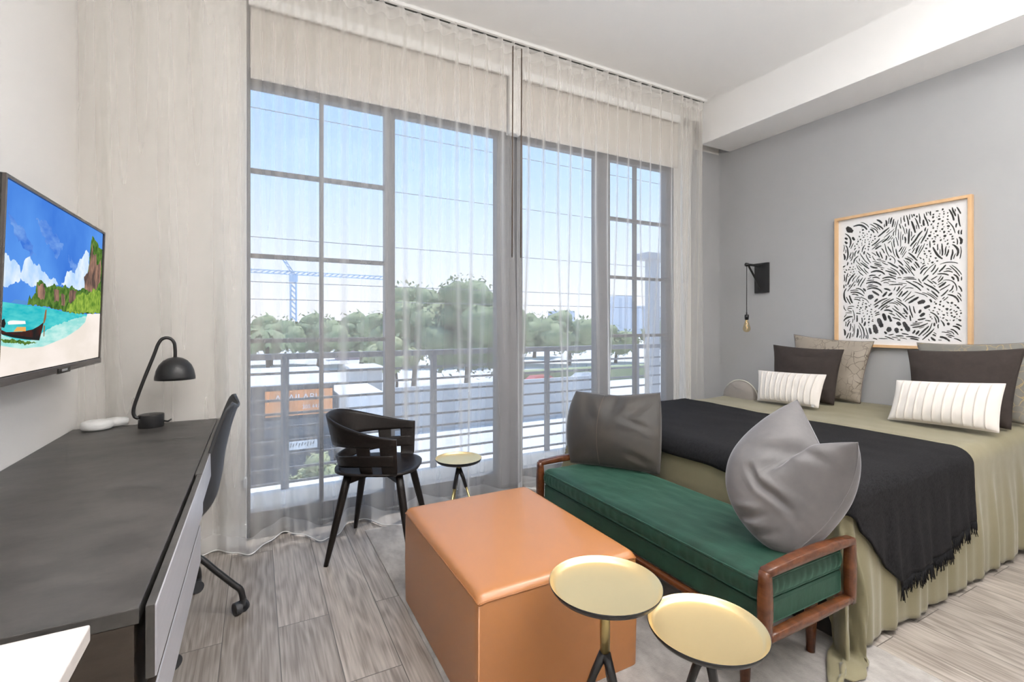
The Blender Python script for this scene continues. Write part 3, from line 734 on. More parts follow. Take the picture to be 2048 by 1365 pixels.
def cushf(x0, x1, y0, y1, z0, z1):
    cx, cy, cz = (x0 + x1) / 2, (y0 + y1) / 2, (z0 + z1) / 2
    hx, hy, hz = (x1 - x0) / 2, (y1 - y0) / 2, (z1 - z0) / 2
    def top(u, v):
        a, b_ = 2 * u - 1, 2 * v - 1
        a = math.copysign(1 - (1 - abs(a)) ** 1.4, a); b_ = math.copysign(1 - (1 - abs(b_)) ** 1.6, b_)
        X, Y_ = a * hx, b_ * hy
        ex, ey = hx - abs(X), hy - abs(Y_)
        if ex < .03 and ey < .03:
            l = math.hypot(.03 - ex, .03 - ey)
            if l > 1e-6:
                f_ = max(.03 - ex, .03 - ey) / l; X = math.copysign(hx - .03 + (.03 - ex) * f_, a); Y_ = math.copysign(hy - .03 + (.03 - ey) * f_, b_)
        e = min(ex, ey)
        z = z1 - .012 * (1 - min(1, e / .018)) ** 2 + .012 * (1 - a ** 4) * (1 - b_ ** 8)
        z += .007 * noise.noise(Vector((X * 7, Y_ * 4, 1))) * min(1, e / .05) + .003 * noise.noise(Vector((X * 22, Y_ * 9, 4))) * min(1, e / .03)
        return (cx + X, cy + Y_, z)
    nu_, nv_ = 50, 120
    mb = MB().grid(top, nu_, nv_)
    per = [(k / nu_, 0) for k in range(nu_)] + [(1, k / nv_) for k in range(nv_)] + [(1 - k / nu_, 1) for k in range(nu_)] + [(0, 1 - k / nv_) for k in range(nv_)]
    pl = [Vector(top(*q)) for q in per]; N_ = len(pl)
    zt = z1 - .012; V = []; qs = [0, .08, .3, .5, .7, .92, 1]
    for q in qs:
        for i, p in enumerate(pl):
            g = 0
            if 0 < q < 1: g = .006 * math.sin(PI * q) + .0022 * math.sin(i * 1.9) * math.sin(PI * q) + .0025 * noise.noise(Vector((i * .5, q * 2, 3)))
            dx, dy = p.x - cx, p.y - cy; ax = 1 if hx - abs(dx) < .012 else 0; ay = 1 if hy - abs(dy) < .012 else 0
            V.append((p.x + math.copysign(g, dx) * ax, p.y + math.copysign(g, dy) * ay, p.z + (z0 + .008 - p.z) * q))
    mb.add(V, [(j * N_ + i, (j + 1) * N_ + i, (j + 1) * N_ + (i + 1) % N_, j * N_ + (i + 1) % N_) for j in range(len(qs) - 1) for i in range(N_)])
    pip = [[(p.x, p.y, p.z + .001) for p in pl + pl[:1]], [(p.x, p.y, z0 + .008) for p in pl + pl[:1]]]
    return mb, pip
cm, pips = cushf(bx0 + .006, bx1 - .004, by0 + .021, by1 - .021, .374, .452)
cu = cm.obj('cushion', green_velvet, bn)
pm_ = MB()
for p in pips: pm_.tube([Vector(q) for q in p], .0038, 6)
pm_.obj('piping', green_velvet, cu)

# ------------------------------------------------------------------ bed
XF, YN, YFAR, XH, RB = 1.958, 1.0, 2.80, 4.035, .07
def ztop(x, y):
    return .636 + .028 * sstep(3.3, 4.0, x) + .006 * noise.noise(Vector((x * 2.2, y * 2.2, 0))) + .003 * noise.noise(Vector((x * 9, y * 4, 2)))
def drape(x, y, off=0.0, fold=1.0, floor_=.021, pool=1.0):
    a = max(0.0, XF + RB - x); b_ = max(0.0, YN + RB - y); c_ = max(0.0, y - (YFAR - RB))
    sy = -b_ if b_ > 0 else c_
    L_ = math.hypot(a, sy)
    bx, by = max(x, XF + RB), min(max(y, YN + RB), YFAR - RB)
    zt = ztop(bx, by) + off
    if L_ < 1e-6: return (x, y, zt)
    dx, dy = -a / L_, sy / L_
    if L_ < PI * RB / 2: h = (RB + off) * math.sin(L_ / RB); dn = RB * (1 - math.cos(L_ / RB))
    else: h = RB + off; dn = RB + L_ - PI * RB / 2
    s_ = (x if abs(dy) > abs(dx) else y)
    corner = min(abs(dx), abs(dy)) * 1.6
    grow = sstep(.04, .5, dn)
    fa_ = (.009 * math.sin(s_ * 31 + 2 * noise.noise(Vector((s_ * 4, 0, 7)))) + .005 * math.sin(s_ * 67 + 1)) * fold
    foot = abs(dx) > .8
    if foot: fa_ *= .35
    h += grow * (.022 * (0.3 if foot else 1) + fa_) + .0012 * noise.noise(Vector((x * 30, y * 30, 0)))
    if corner > .05:
        ang = math.atan2(abs(dy), abs(dx))
        h += corner * grow * (.045 + .050 * math.sin(ang * 11 + 1.0)) * fold
    z = zt - dn
    if z < floor_:
        ex = floor_ - z
        z = floor_ + .012 * abs(math.sin(ex * 40 + x * 9)) * min(1, ex * 20) ; h += ex * .75 * pool
        X_, Y_ = bx + dx * h, by + dy * h
        return (X_ - ex * .9 * pool, Y_, z)
    return (bx + dx * h, by + dy * h, z)
bed = thing('bed', 'low bed made up with an olive linen coverlet against the grey wall', 'bed', (3.0, 1.9, 0))
boxo('base', dark_base, bed, XF + .05, XH, YN + .05, YFAR - .05, .0, .30, .01)
boxo('mattress', mat('mattress_white', (.7, .7, .68), .8), bed, XF + .02, XH, YN + .03, YFAR - .03, .301, .615, .04)
cx0, cy0, cy1 = XF + RB - .44, YN + RB - .655, YFAR - RB + .45
nx, ny = 150, 170
def cov(u, v):
    y = cy0 + (cy1 - cy0) * v; x0 = cx0 - .20 * sstep(-YN - .10, -YN + .25, -y)
    return drape(x0 + (XH - x0) * u, y)
cv = MB().grid(cov, nx, ny).obj('coverlet', olive, bed)
solid(cv, .006, -1)

# throw
th = thing('throw_blanket', 'black fringed knit throw spread across the foot of the bed', 'blanket', (2.5, 1.5, .66))
def thx_left(y):
    if y > 1.6: return XF + RB - .125
    if y > 1.02: return XF + RB - .125 - .06 * (1.6 - y) / .58
    t = (1.02 - y) / (1.02 - .57); return (XF + RB - .185) * (1 - t) + 2.30 * t
def throw_pt(u, v):
    yh = YN + RB - (.50 - .125 * u) + .012 * math.sin(u * 9)
    y = yh + (2.93 - yh) * (v ** 1.15)
    xl = thx_left(y); xr = 3.03 + .012 * math.sin(v * 8)
    x = xl + (xr - xl) * u
    p = Vector(drape(x, y, .011 + .004 * noise.noise(Vector((x * 5, y * 5, 9))), fold=1.1))
    return p
tb = MB().grid(lambda u, v: throw_pt(u, v), 70, 120).obj('blanket', throw_black, th)
solid(tb, .007, 1)
fr = MB(); r2 = random.Random(3)
for k in range(230):
    u = (k + .5) / 230 + r2.uniform(-.002, .002)
    p = throw_pt(max(0, min(1, u)), 0.0) + Vector((0, -.004, 0)); L_ = r2.uniform(.035, .075)
    d1 = Vector((r2.uniform(-.25, .25), -.06 + r2.uniform(-.15, .08), -1)); d2 = Vector((r2.uniform(-.5, .5), r2.uniform(-.15, .1), -1))
    fr.tube([p, p + d1 * L_ * .5, p + d1 * L_ * .5 + d2 * L_ * .5], [.0026, .0022, .0014], 4)
fr.obj('fringe', throw_black, th)['kind'] = 'stuff'

# ------------------------------------------------------------------ pillows
def pillow(name, label, cat, TL, TR, BR, BL, T, m, pin=.07, n=34, nu=None, group=None, wr=.012, seed=0, ridges=0, chop=0.0, seam=None, expo=.42, piping=True, pip_mat=None, sag=0.0):
    TL, TR, BR, BL = map(Vector, (TL, TR, BR, BL))
    nrm = ((BL - TL).cross(TR - TL)).normalized()            # towards the viewer side
    up = ((TL + TR) - (BL + BR)).normalized()
    c = (TL + TR + BR + BL) / 4
    def base(u, v):
        uu = u * (1 - pin * (1 - v * v)); vv = v * (1 - pin * (1 - u * u))
        if sag: vv = vv
        a, b_ = (uu + 1) / 2, (vv + 1) / 2
        p = BL.lerp(BR, a).lerp(TL.lerp(TR, a), b_)
        if chop:
            p = p - up * chop * math.exp(-(u / .30) ** 2) * sstep(-.35, 1.0, v) ** 1.4
        return p
    def face(u, v, s):
        w_ = max(0, (1 - u * u) * (1 - v * v)) ** expo
        lo = 1 + .25 * (-v) * .6
        k = noise.noise(Vector((u * 1.7 + seed, v * 1.7, s * 3))) * wr * w_ * 1.2 + noise.noise(Vector((u * 5 + seed, v * 3.2, s * 5))) * wr * .5 * min(1, w_ * 2)
        d = T / 2 * w_ * lo + k
        if chop: d *= 1 - .35 * math.exp(-(u / .22) ** 2) * sstep(-.2, 1, v)
        if ridges and s > 0:
            q = (u + 1) / 2 * ridges; fq = abs(q - round(q)) ; 
            if 0 < round(q) < ridges: d += .0045 * math.exp(-(fq / .075) ** 2) * min(1, w_ * 3)
        return base(u, v) + nrm * d * s
    nu = nu or n
    ease = lambda t: math.copysign(1 - (1 - abs(t)) ** 1.35, t)
    mb = MB()
    for s in (1, -1):
        V = [face(ease(2 * i / nu - 1) if not ridges else (2 * i / nu - 1), ease(2 * j / n - 1), s) for j in range(n + 1) for i in range(nu + 1)]
        Fc = [(j * (nu + 1) + i, j * (nu + 1) + i + 1, (j + 1) * (nu + 1) + i + 1, (j + 1) * (nu + 1) + i) for j in range(n) for i in range(nu)]
        mb.add(V, Fc if s > 0 else [f[::-1] for f in Fc])
    bm = bmesh.new(); me_ = bpy.data.meshes.new('tmp'); me_.from_pydata(mb.v, [], mb.f); bm.from_mesh(me_)
    bmesh.ops.remove_doubles(bm, verts=bm.verts, dist=.0004); bm.verts.index_update()
    vs = [tuple(v.co) for v in bm.verts]; fs = [[v.index for v in f.verts] for f in bm.faces]; bm.free(); bpy.data.meshes.remove(me_)
    r = thing(name, label, cat, tuple((BL + BR) / 2), group)
    finish('cover', vs, fs, m, r)
    if piping:
        ring = [base(t, -1) for t in [k / 20 * 2 - 1 for k in range(21)]] + [base(1, t) for t in [k / 20 * 2 - 1 for k in range(1, 21)]] + [base(-t, 1) for t in [k / 20 * 2 - 1 for k in range(1, 21)]] + [base(-1, -t) for t in [k / 20 * 2 - 1 for k in range(1, 21)]]
        MB().tube(ring, .0022, 6, cap=False).obj('seam', pip_mat or m, r)
    if ridges:
        pl_ = MB()
        for q in range(1, ridges):
            u_ = 2 * q / ridges - 1; pl_.tube([face(u_, t, 1) + nrm * .0005 for t in [k / 24 * 1.9 - .95 for k in range(25)]], .0024, 6)
        pl_.obj('pleats', mat('pleat_ivory', (0.60, 0.555, 0.51), .85), r)
    if seam is not None:
        MB().tube([face(seam, t, 1) + nrm * .0002 for t in [k / 30 * 1.9 - .95 for k in range(31)]], .0022, 6).obj('seam', pip_mat or m, r)
    return r, face
def damask(name, base, col2, gold_amt):
    m = mat(name, base, .55, sheen=.6, bump=(12, .35, .01, S1))
    nt = m.node_tree; N = nt.nodes.new; L = nt.links.new; b_ = nt.nodes['Principled BSDF']
    tc_ = N('ShaderNodeTexCoord'); no = N('ShaderNodeTexNoise'); no.inputs['Scale'].default_value = 9; no.inputs['Detail'].default_value = 2
    ad = N('ShaderNodeVectorMath'); ad.operation = 'MULTIPLY_ADD'; ad.inputs[1].default_value = (.10, .10, .10)
    L(tc_.outputs['Object'], no.inputs['Vector']); L(no.outputs['Color'], ad.inputs[0]); L(tc_.outputs['Object'], ad.inputs[2])
    vo = N('ShaderNodeTexVoronoi'); vo.feature = 'DISTANCE_TO_EDGE'; vo.inputs['Scale'].default_value = 20; L(ad.outputs[0], vo.inputs['Vector'])
    r_ = N('ShaderNodeMapRange'); r_.inputs[1].default_value = .02; r_.inputs[2].default_value = .05; r_.inputs[3].default_value = 1; r_.inputs[4].default_value = 0
    L(vo.outputs['Distance'], r_.inputs[0])
    n3 = N('ShaderNodeTexNoise'); n3.inputs['Scale'].default_value = 6; L(tc_.outputs['Object'], n3.inputs['Vector'])
    r3 = N('ShaderNodeMapRange'); r3.inputs[1].default_value = .38; r3.inputs[2].default_value = .52; L(n3.outputs['Fac'], r3.inputs[0])
    mu = N('ShaderNodeMath'); mu.operation = 'MULTIPLY'; L(r_.outputs[0], mu.inputs[0]); L(r3.outputs[0], mu.inputs[1])
    mu2 = N('ShaderNodeMath'); mu2.operation = 'MULTIPLY'; mu2.inputs[1].default_value = gold_amt; L(mu.outputs[0], mu2.inputs[0])
    mx_ = N('ShaderNodeMix'); mx_.data_type = 'RGBA'; mx_.inputs[6].default_value = (*base, 1); mx_.inputs[7].default_value = (*col2, 1)
    L(mu2.outputs[0], mx_.inputs[0]); L(mx_.outputs[2], b_.inputs['Base Color'])
    return m
dam1 = damask('damask_taupe', (.30, .26, .21), (.10, .08, .055), .9)
dam2 = damask('damask_grey', (.17, .165, .145), (.36, .27, .12), .9)
GP = 'pillows along the bed head'
pillow('pillow', 'taupe floral damask pillow against the grey wall, behind the smaller dark brown pillow', 'pillow', (3.965, 2.42, 1.165), (3.965, 1.83, 1.125), (3.88, 1.88, .672), (3.88, 2.36, .668), .13, dam1, group=GP, seed=1, pip_mat=MATS['wand_brown'])
pillow('pillow', 'grey green damask pillow with gold flowers at the right edge, below the framed print', 'pillow', (3.965, 1.575, 1.125), (3.965, .985, 1.15), (3.88, 1.03, .675), (3.88, 1.52, .67), .13, dam2, group=GP, seed=5, pip_mat=MATS['wand_brown'])
pillow('pillow', 'dark brown linen pillow standing behind the left white lumbar pillow', 'pillow', (3.775, 2.475, 1.080), (3.775, 1.935, 1.065), (3.70, 1.965, .662), (3.69, 2.42, .660), .14, brown_linen, group=GP, seed=2, pin=.06)
pillow('pillow', 'dark brown linen pillow standing behind the right white lumbar pillow', 'pillow', (3.775, 1.55, 1.080), (3.775, 1.00, 1.115), (3.70, 1.04, .664), (3.69, 1.50, .660), .14, brown_linen, group=GP, seed=3, pin=.06)
_, fc = pillow('lumbar_pillow', 'white pleated lumbar pillow on the left side of the bed, with a small tag', 'pillow', (3.55, 2.455, .880), (3.54, 1.930, .893), (3.47, 1.945, .664), (3.46, 2.400, .655), .11, white_cotton, group=GP, seed=4, pin=.035, n=26, nu=180, ridges=11, wr=.005)
boxo('tag', mat('tag_grey', (.6, .6, .58), .7), _, 3.438, 3.440, 1.955, 1.975, .668, .688)
pillow('lumbar_pillow', 'white pleated lumbar pillow on the right side of the bed', 'pillow', (3.575, 1.525, .895), (3.575, 1.025, .928), (3.50, 1.030, .670), (3.49, 1.535, .656), .11, white_cotton, group=GP, seed=6, pin=.035, n=26, nu=180, ridges=11, wr=.005)
# half round cushion in the far corner of the bed
hc = thing('round_cushion', 'small taupe half round cushion with cream piping in the far bed corner', 'cushion', (3.56, 2.62, .645))
ccx, ccy, ccz = 3.56, 2.62, .636
def hcf(u, v):
    th_ = PI * u; ph = PI * (v - .5)
    R1, H1 = .155, .145
    rr = math.cos(ph) * (1 + .02 * math.sin(th_ * 22))
    return (ccx + .055 * math.sin(ph) + .02 * 0, ccy + R1 * math.cos(th_) * rr ** .35, ccz + max(0.0, H1 * math.sin(th_)) * rr ** .35 - .002)
MB().grid(hcf, 44, 16).obj('cover', mat('taupe_pleat', (.26, .235, .21), .8, bump=(60, .6, .006, (1, 1, .2))), hc)
MB().tube([(ccx, ccy + .158 * math.cos(PI * k / 30), ccz + .149 * math.sin(PI * k / 30)) for k in range(31)], .0045, 8).obj('piping', mat('cream_piping', (.62, .60, .52), .7), hc)

def soft_pillow(label, TL, TM, TR, RM, BR, BM, BL, LM, T, m, seam, seed, creases, n=60, expo=.45):
    """square cushion whose four edges sag along their own curves; TM, RM, BM, LM are the edge middles"""
    TL, TM, TR, RM, BR, BM, BL, LM = [Vector(q) for q in (TL, TM, TR, RM, BR, BM, BL, LM)]
    def quad(a, m_, b_, t):
        c_ = 2 * m_ - (a + b_) / 2; return a * (1 - t) ** 2 + c_ * 2 * t * (1 - t) + b_ * t * t
    def edge_top(t):                                        # a soft V between the two ears
        k = abs(2 * t - 1); a = TL if t < .5 else TR
        return TM.lerp(a, k ** 1.15)
    nrm = ((BL - TL).cross(TR - TL)).normalized()
    def base(u, v):
        p = BL.lerp(BR, u).lerp(TL.lerp(TR, u), v)
        l, r = quad(BL, LM, TL, v), quad(BR, RM, TR, v); t_, b_ = edge_top(u), quad(BL, BM, BR, u)
        return l.lerp(r, u) + b_.lerp(t_, v) - p
    def face(u, v, s):
        a, b_ = 2 * u - 1, 2 * v - 1
        w_ = max(0, (1 - a * a) * (1 - b_ * b_)) ** expo
        d = T / 2 * w_
        vy = 1 - .55 * math.exp(-((a) / .20) ** 2) * sstep(.0, 1, b_); d *= vy
        d += .010 * noise.noise(Vector((a * 1.6 + seed, b_ * 1.6, s * 3))) * w_
        for (x0, y0, x1, y1, dep, wd) in creases if s > 0 else ():
            px, py = a - x0, b_ - y0; dx, dy = x1 - x0, y1 - y0; l2 = dx * dx + dy * dy; t = max(0, min(1, (px * dx + py * dy) / l2))
            dist = math.hypot(px - dx * t, py - dy * t); d -= dep * math.exp(-(dist / wd) ** 2) * math.sin(PI * (.1 + .8 * t)) * w_; d += dep * .5 * math.exp(-((dist - wd * 1.8) / wd) ** 2) * math.sin(PI * (.1 + .8 * t)) * w_
        return base(u, v) + nrm * d * s
    ease = lambda t: .5 + .5 * math.copysign(1 - (1 - abs(2 * t - 1)) ** 1.3, 2 * t - 1)
    mb = MB()
    for s in (1, -1):
        V = [face(ease(i / n), ease(j / n), s) for j in range(n + 1) for i in range(n + 1)]
        Fc = [(j * (n + 1) + i, j * (n + 1) + i + 1, (j + 1) * (n + 1) + i + 1, (j + 1) * (n + 1) + i) for j in range(n) for i in range(n)]
        mb.add(V, Fc if s > 0 else [f_[::-1] for f_ in Fc])
    r = thing('throw_pillow', label, 'cushion', tuple((BL + BR) / 2), 'velvet pillows on the bench')
    mb.obj('cover', m, r)
    ring = [base(t / 30, 0) for t in range(31)] + [base(1, t / 30) for t in range(1, 31)] + [base(1 - t / 30, 1) for t in range(1, 31)] + [base(0, 1 - t / 30) for t in range(1, 31)]
    MB().tube(ring, .0018, 6, cap=False).obj('seam', m, r)
    if seam is not None: MB().tube([face(seam, t / 40, 1) for t in range(1, 40)], .0016, 6).obj('seam', MATS['wand_brown'], r)
soft_pillow('dark grey velvet pillow with a centre seam at the far end of the bench',
    (1.655, 2.300, .855), (1.800, 2.110, .845), (1.985, 1.965, .865), (1.900, 1.870, .68), (1.850, 1.835, .468), (1.720, 2.035, .470), (1.575, 2.240, .464), (1.590, 2.300, .67), .19, grey_velvet_dark, .34, 2,
    [(-.7, .9, -.5, .2, .012, .10), (.9, .9, .3, .3, .014, .12), (.95, -.9, .3, -.6, .010, .08), (-.95, -.9, -.5, -.6, .010, .08), (.2, .3, .8, .0, .007, .07)])
soft_pillow('pale grey velvet pillow with a chopped top propped on the near bench end',
    (1.894, 1.142, .950), (1.800, 1.000, .800), (1.773, .867, .855), (1.770, .905, .66), (1.640, .985, .478), (1.600, 1.045, .455), (1.602, 1.140, .495), (1.640, 1.225, .72), .27, grey_velvet, None, 5,
    [(-.3, .1, .75, -.45, .020, .06), (-.6, -.75, .2, -.55, .022, .07), (-.4, -.9, .5, -.8, .016, .05), (.1, .9, -.5, .3, .014, .10), (.2, .75, .8, .45, .012, .09), (.3, -.2, .9, -.7, .014, .05)])

# ------------------------------------------------------------------ framed print
ar = thing('framed_print', 'large black and white abstract stroke print in a light oak frame', 'picture', (4.03, 1.717, 1.58))
ay0, ay1, az0, az1 = 1.308, 2.128, 1.080, 2.080
f = MB(); FW = .020
f.box(4.012, 4.047, ay0, ay1, az1 - FW, az1, .001); f.box(4.012, 4.047, ay0, ay1, az0, az0 + FW, .001)
f.box(4.012, 4.047, ay0, ay0 + FW, az0 + FW, az1 - FW, .001); f.box(4.012, 4.047, ay1 - FW, ay1, az0 + FW, az1 - FW, .001)
f.obj('frame', oak_frame, ar, smooth=False)
pr = MB(); pr.add([(4.035, ay0 + FW, az0 + FW), (4.035, ay1 - FW, az0 + FW), (4.035, ay1 - FW, az1 - FW), (4.035, ay0 + FW, az1 - FW)], [(0, 3, 2, 1)])
ra = random.Random(12)
pfm = [0]
W_, H_ = ay1 - ay0 - 2 * FW - .07, az1 - az0 - 2 * FW - .075
oy_, oz_ = ay0 + FW + .035, az0 + FW + .037
cells = [(ra.uniform(0, W_), ra.uniform(0, H_), ra.uniform(0, PI), ra.choice(['line', 'line', 'line', 'line', 'dot', 'curve', 'curve', 'curve', 'fat', 'fat']), ra.uniform(-6, 6)) for _ in range(60)]
placed = []
def near_cell(x, y):
    d = sorted((math.hypot(x - c[0], y - c[1]), i) for i, c in enumerate(cells)); return cells[d[0][1]], d[0][0], d[1][0] - d[0][0]
tries = 0
gridocc = {}
def free(x, y, r):
    gx, gy = int(x / .02), int(y / .02)
    for i in (-1, 0, 1):
        for j in (-1, 0, 1):
            for (a, b_, r0) in gridocc.get((gx + i, gy + j), ()):
                if (a - x) ** 2 + (b_ - y) ** 2 < (r + r0) ** 2: return False
    return True
while len(placed) < 2400 and tries < 70000:
    tries += 1
    x, y = ra.uniform(.0, W_), ra.uniform(.0, H_)
    c, d0, d1 = near_cell(x, y)
    kind = c[3]
    wd = {'line': .0036, 'dot': .0050, 'curve': .0040, 'fat': .0100}[kind] * ra.uniform(.7, 1.8)
    ln = {'line': .075, 'dot': .010, 'curve': .080, 'fat': .050}[kind] * ra.uniform(.5, 1.4) * (1.15 - .85 * tries / 70000)
    ang = c[2] + c[4] * .6 * (d0) * (1 if kind in ('curve', 'fat') else .4) + ra.uniform(-.12, .12)
    bend = c[4] * (1.4 if kind == 'curve' else .4) * 2.2
    ns = 8; pts = []; px_, py_ = x, y; a_ = ang
    for k in range(ns + 1):
        pts.append((px_, py_)); px_ += math.cos(a_) * ln / ns; py_ += math.sin(a_) * ln / ns; a_ += bend * ln / ns + .25 * noise.noise(Vector((px_ * 40, py_ * 40, 5)))
    if any(not (0 < q[0] < W_ and 0 < q[1] < H_) for q in pts): continue
    gap = wd + .0024
    ok = all(free(q[0], q[1], gap) for q in pts)
    if not ok: continue
    for q in pts: gridocc.setdefault((int(q[0] / .02), int(q[1] / .02)), []).append((q[0], q[1], wd))
    V = []
    for k, q in enumerate(pts):
        t_ = k / ns; dxx = pts[min(k + 1, ns)][0] - pts[max(k - 1, 0)][0]; dyy = pts[min(k + 1, ns)][1] - pts[max(k - 1, 0)][1]; l_ = math.hypot(dxx, dyy) or 1
        ww = wd * (.35 + .65 * math.sin(PI * min(1, max(0, t_ * .9 + .08))) ** .6) * (1 + .35 * noise.noise(Vector((q[0] * 90, q[1] * 90, 1))))
        nx_, ny_ = -dyy / l_ * ww, dxx / l_ * ww
        V += [(4.0346, oy_ + W_ - (q[0] + nx_), oz_ + q[1] + ny_), (4.0346, oy_ + W_ - (q[0] - nx_), oz_ + q[1] - ny_)]
    pr.add(V, [(2 * k, 2 * k + 1, 2 * k + 3, 2 * k + 2) for k in range(ns)]); pfm += [1] * ns
    placed.append(1)
finish('print', pr.v, pr.f, None, ar, False, mats=[paper, ink], fmat=pfm)
MB().add([(4.021, ay0 + FW, az0 + FW), (4.021, ay1 - FW, az0 + FW), (4.021, ay1 - FW, az1 - FW), (4.021, ay0 + FW, az1 - FW)], [(0, 3, 2, 1)]).obj('glass', art_glass, ar, smooth=False)

# ------------------------------------------------------------------ wall sconce
sc = thing('wall_sconce', 'black bracket wall sconce with a bare filament bulb beside the bed', 'lamp', (XR, 2.757, 1.66))
boxo('back_plate', black_metal, sc, XR - .022, XR - .001, 2.69, 2.825, 1.535, 1.805, .002)
boxo('arm', black_metal, sc, XR - .215, XR - .022, 2.748, 2.768, 1.768, 1.788, .002)
def strut(p0, p1, w=.009):
    p0, p1 = Vector(p0), Vector(p1)
    return MB().tube([p0, p1], w, 4)
strut((XR - .200, 2.758, 1.772), (XR - .028, 2.758, 1.575), .011).obj('brace', black_metal, sc, smooth=False)
MB().tube([(XR - .232, 2.758, 1.778), (XR - .205, 2.758, 1.778)], .016, 16).obj('cap', black_metal, sc)
MB().tube([(XR - .222, 2.758, 1.765), (XR - .222, 2.758, 1.36)], .0032, 8).obj('cord', black_metal, sc)
MB().lathe([(.0001, .0), (.017, .0), (.018, -.018), (.016, -.045), (.0001, -.046)][::-1] + [(.004, .0), (.006, .012), (.003, .03)], (XR - .222, 2.758, 1.335), 20).obj('socket', black_metal, sc)
bulbm = glass('amber_bulb', (.95, .86, .66), .2)
bu = MB().lathe([(.012, 0), (.014, -.012), (.022, -.045), (.0305, -.072), (.031, -.086), (.024, -.102), (.010, -.110), (.0005, -.111)], (XR - .222, 2.758, 1.291), 28).obj('bulb', bulbm, sc)
MB().tube([(XR - .222 + .006 * math.cos(k * 1.6), 2.758 + .006 * math.sin(k * 1.6), 1.285 - .009 * k) for k in range(9)], .0012, 5).obj('filament', emis('filament_glow', (1.0, .62, .22), 1.6), bu)

# ------------------------------------------------------------------ balcony
st(boxo('trim_4', concrete, None, -2.2, 6.0, 3.361, 4.32, -.36, -.155))
bc = boxo('balcony_curb', concrete_white, None, -2.2, 6.0, 4.13, 4.32, -.1549, -.052, .004)
tag(bc, 'white concrete curb along the outer edge of the balcony floor', 'curb')
bl = thing('balcony_railing', 'dark grey metal balcony railing of thin horizontal bars outside the windows', 'railing', (1.8, 4.2, -.052))
boxo('top_rail', rail_grey, bl, -2.2, 6.0, 4.175, 4.225, .970, 1.018, .004)
for z in (.861, .755, .648, .540, .432, .322, .212, .104, -.006):
    boxo('bar', rail_grey, bl, -2.2, 6.0, 4.193, 4.207, z - .010, z + .010, .002)
for x in (-1.02, .198, 1.421, 2.641, 3.86, 5.08):
    boxo('post', rail_grey, bl, x - .030, x + .030, 4.171, 4.192, -.052, .970, .003)
nb = thing('neighbouring_balcony', 'pale grey balcony frame of the neighbouring flat at the far right window', 'balcony', (5.1, 5.0, -.2))
ngrey = mat('neighbour_grey', (.50, .51, .53), .7)
boxo('column', ngrey, nb, 4.86, 5.00, 4.95, 5.10, -.6, 2.16, .004)
boxo('roof', ngrey, nb, 4.76, 6.8, 4.93, 5.20, 2.16, 2.25, .004)
boxo('glass_screen', pane, nb, 5.0, 6.6, 5.02, 5.03, -.1, 2.15)
boxo('floor_slab', ngrey, nb, 4.74, 7.2, 4.80, 6.2, -.75, -.60)

# ------------------------------------------------------------------ the city outside
GZ = -5.6
asphalt = mat('pale_pavement', (.74, .73, .71), .9, noise_=(.12, .7, S1, (.50, .50, .49)))
gr = boxo('ground', asphalt, None, -300, 600, 4.6, 700, GZ - .5, GZ); st(gr)
dark_wall = mat('dark_facade', (.11, .12, .14), .8); light_roof = mat('pale_roof', (.72, .72, .73), .8); orange = mat('banner_orange', (.85, .36, .14), .6); sgn_white = mat('banner_white', (.9, .9, .9), .6)
ub = thing('warehouse', 'dark low building with a pale flat roof and orange banner beyond the balcony', 'building', (0, 24, GZ))
boxo('wall', dark_wall, ub, -9, 2.70, 20, 27.5, GZ, -1.12)
boxo('roof', light_roof, ub, -9.2, 2.85, 19.8, 27.7, -1.119, -1.0)
boxo('base_panel', mat('facade_panel', (.16, .17, .19), .8), ub, .25, 2.66, 19.93, 19.999, -3.0, -2.35)
pl = boxo('name_plate', sgn_white, ub, 1.00, 2.08, 19.90, 19.999, -3.52, -3.16)
def text(body, size, loc, m, parent, name='lettering'):
    cu_ = bpy.data.curves.new('t', 'FONT'); cu_.body = body; cu_.size = size; cu_.extrude = .01; cu_.align_x = 'CENTER'
    o = bpy.data.objects.new('t', cu_); COL.objects.link(o); bpy.context.view_layer.update()
    me = bpy.data.meshes.new_from_object(o.evaluated_get(bpy.context.evaluated_depsgraph_get()))
    bpy.data.objects.remove(o); bpy.data.curves.remove(cu_)
    R_ = Matrix.Rotation(PI / 2, 4, 'X'); me.transform(R_)
    vs = [v.co + Vector(loc) for v in me.vertices]; fs = [tuple(p.vertices) for p in me.polygons]; bpy.data.meshes.remove(me)
    return finish(name, vs, fs, m, parent, False)
bn2 = thing('banner', 'orange banner reading AVAILABLE on the dark low building', 'banner', (1.47, 19.95, -1.75))
boxo('sheet', orange, bn2, .28, 2.64, 19.96, 19.995, -2.22, -1.26)
text('AVAILABLE', .36, (1.47, 19.94, -1.66), sgn_white, bn2)
text('305.447', .20, (1.86, 19.94, -1.98), sgn_white, bn2)
sq = MB()
for k in range(9): sq.tube([(1.12 + k * .10, 19.89, -3.42 + .03 * (k % 3)), (1.16 + k * .10, 19.89, -3.26 - .03 * (k % 2))], .012, 4)
sq.obj('lettering', dark_wall, pl)
leaf = [mat('leaf_%s' % n_, c_, .8, noise_=(.9, .8, S1, c2_)) for n_, c_, c2_ in (('dark', (.15, .20, .09), (.27, .31, .17)), ('mid', (.22, .27, .13), (.34, .37, .21)), ('pale', (.36, .39, .20), (.48, .50, .30)))]
bark = mat('bark', (.12, .09, .07), .9)
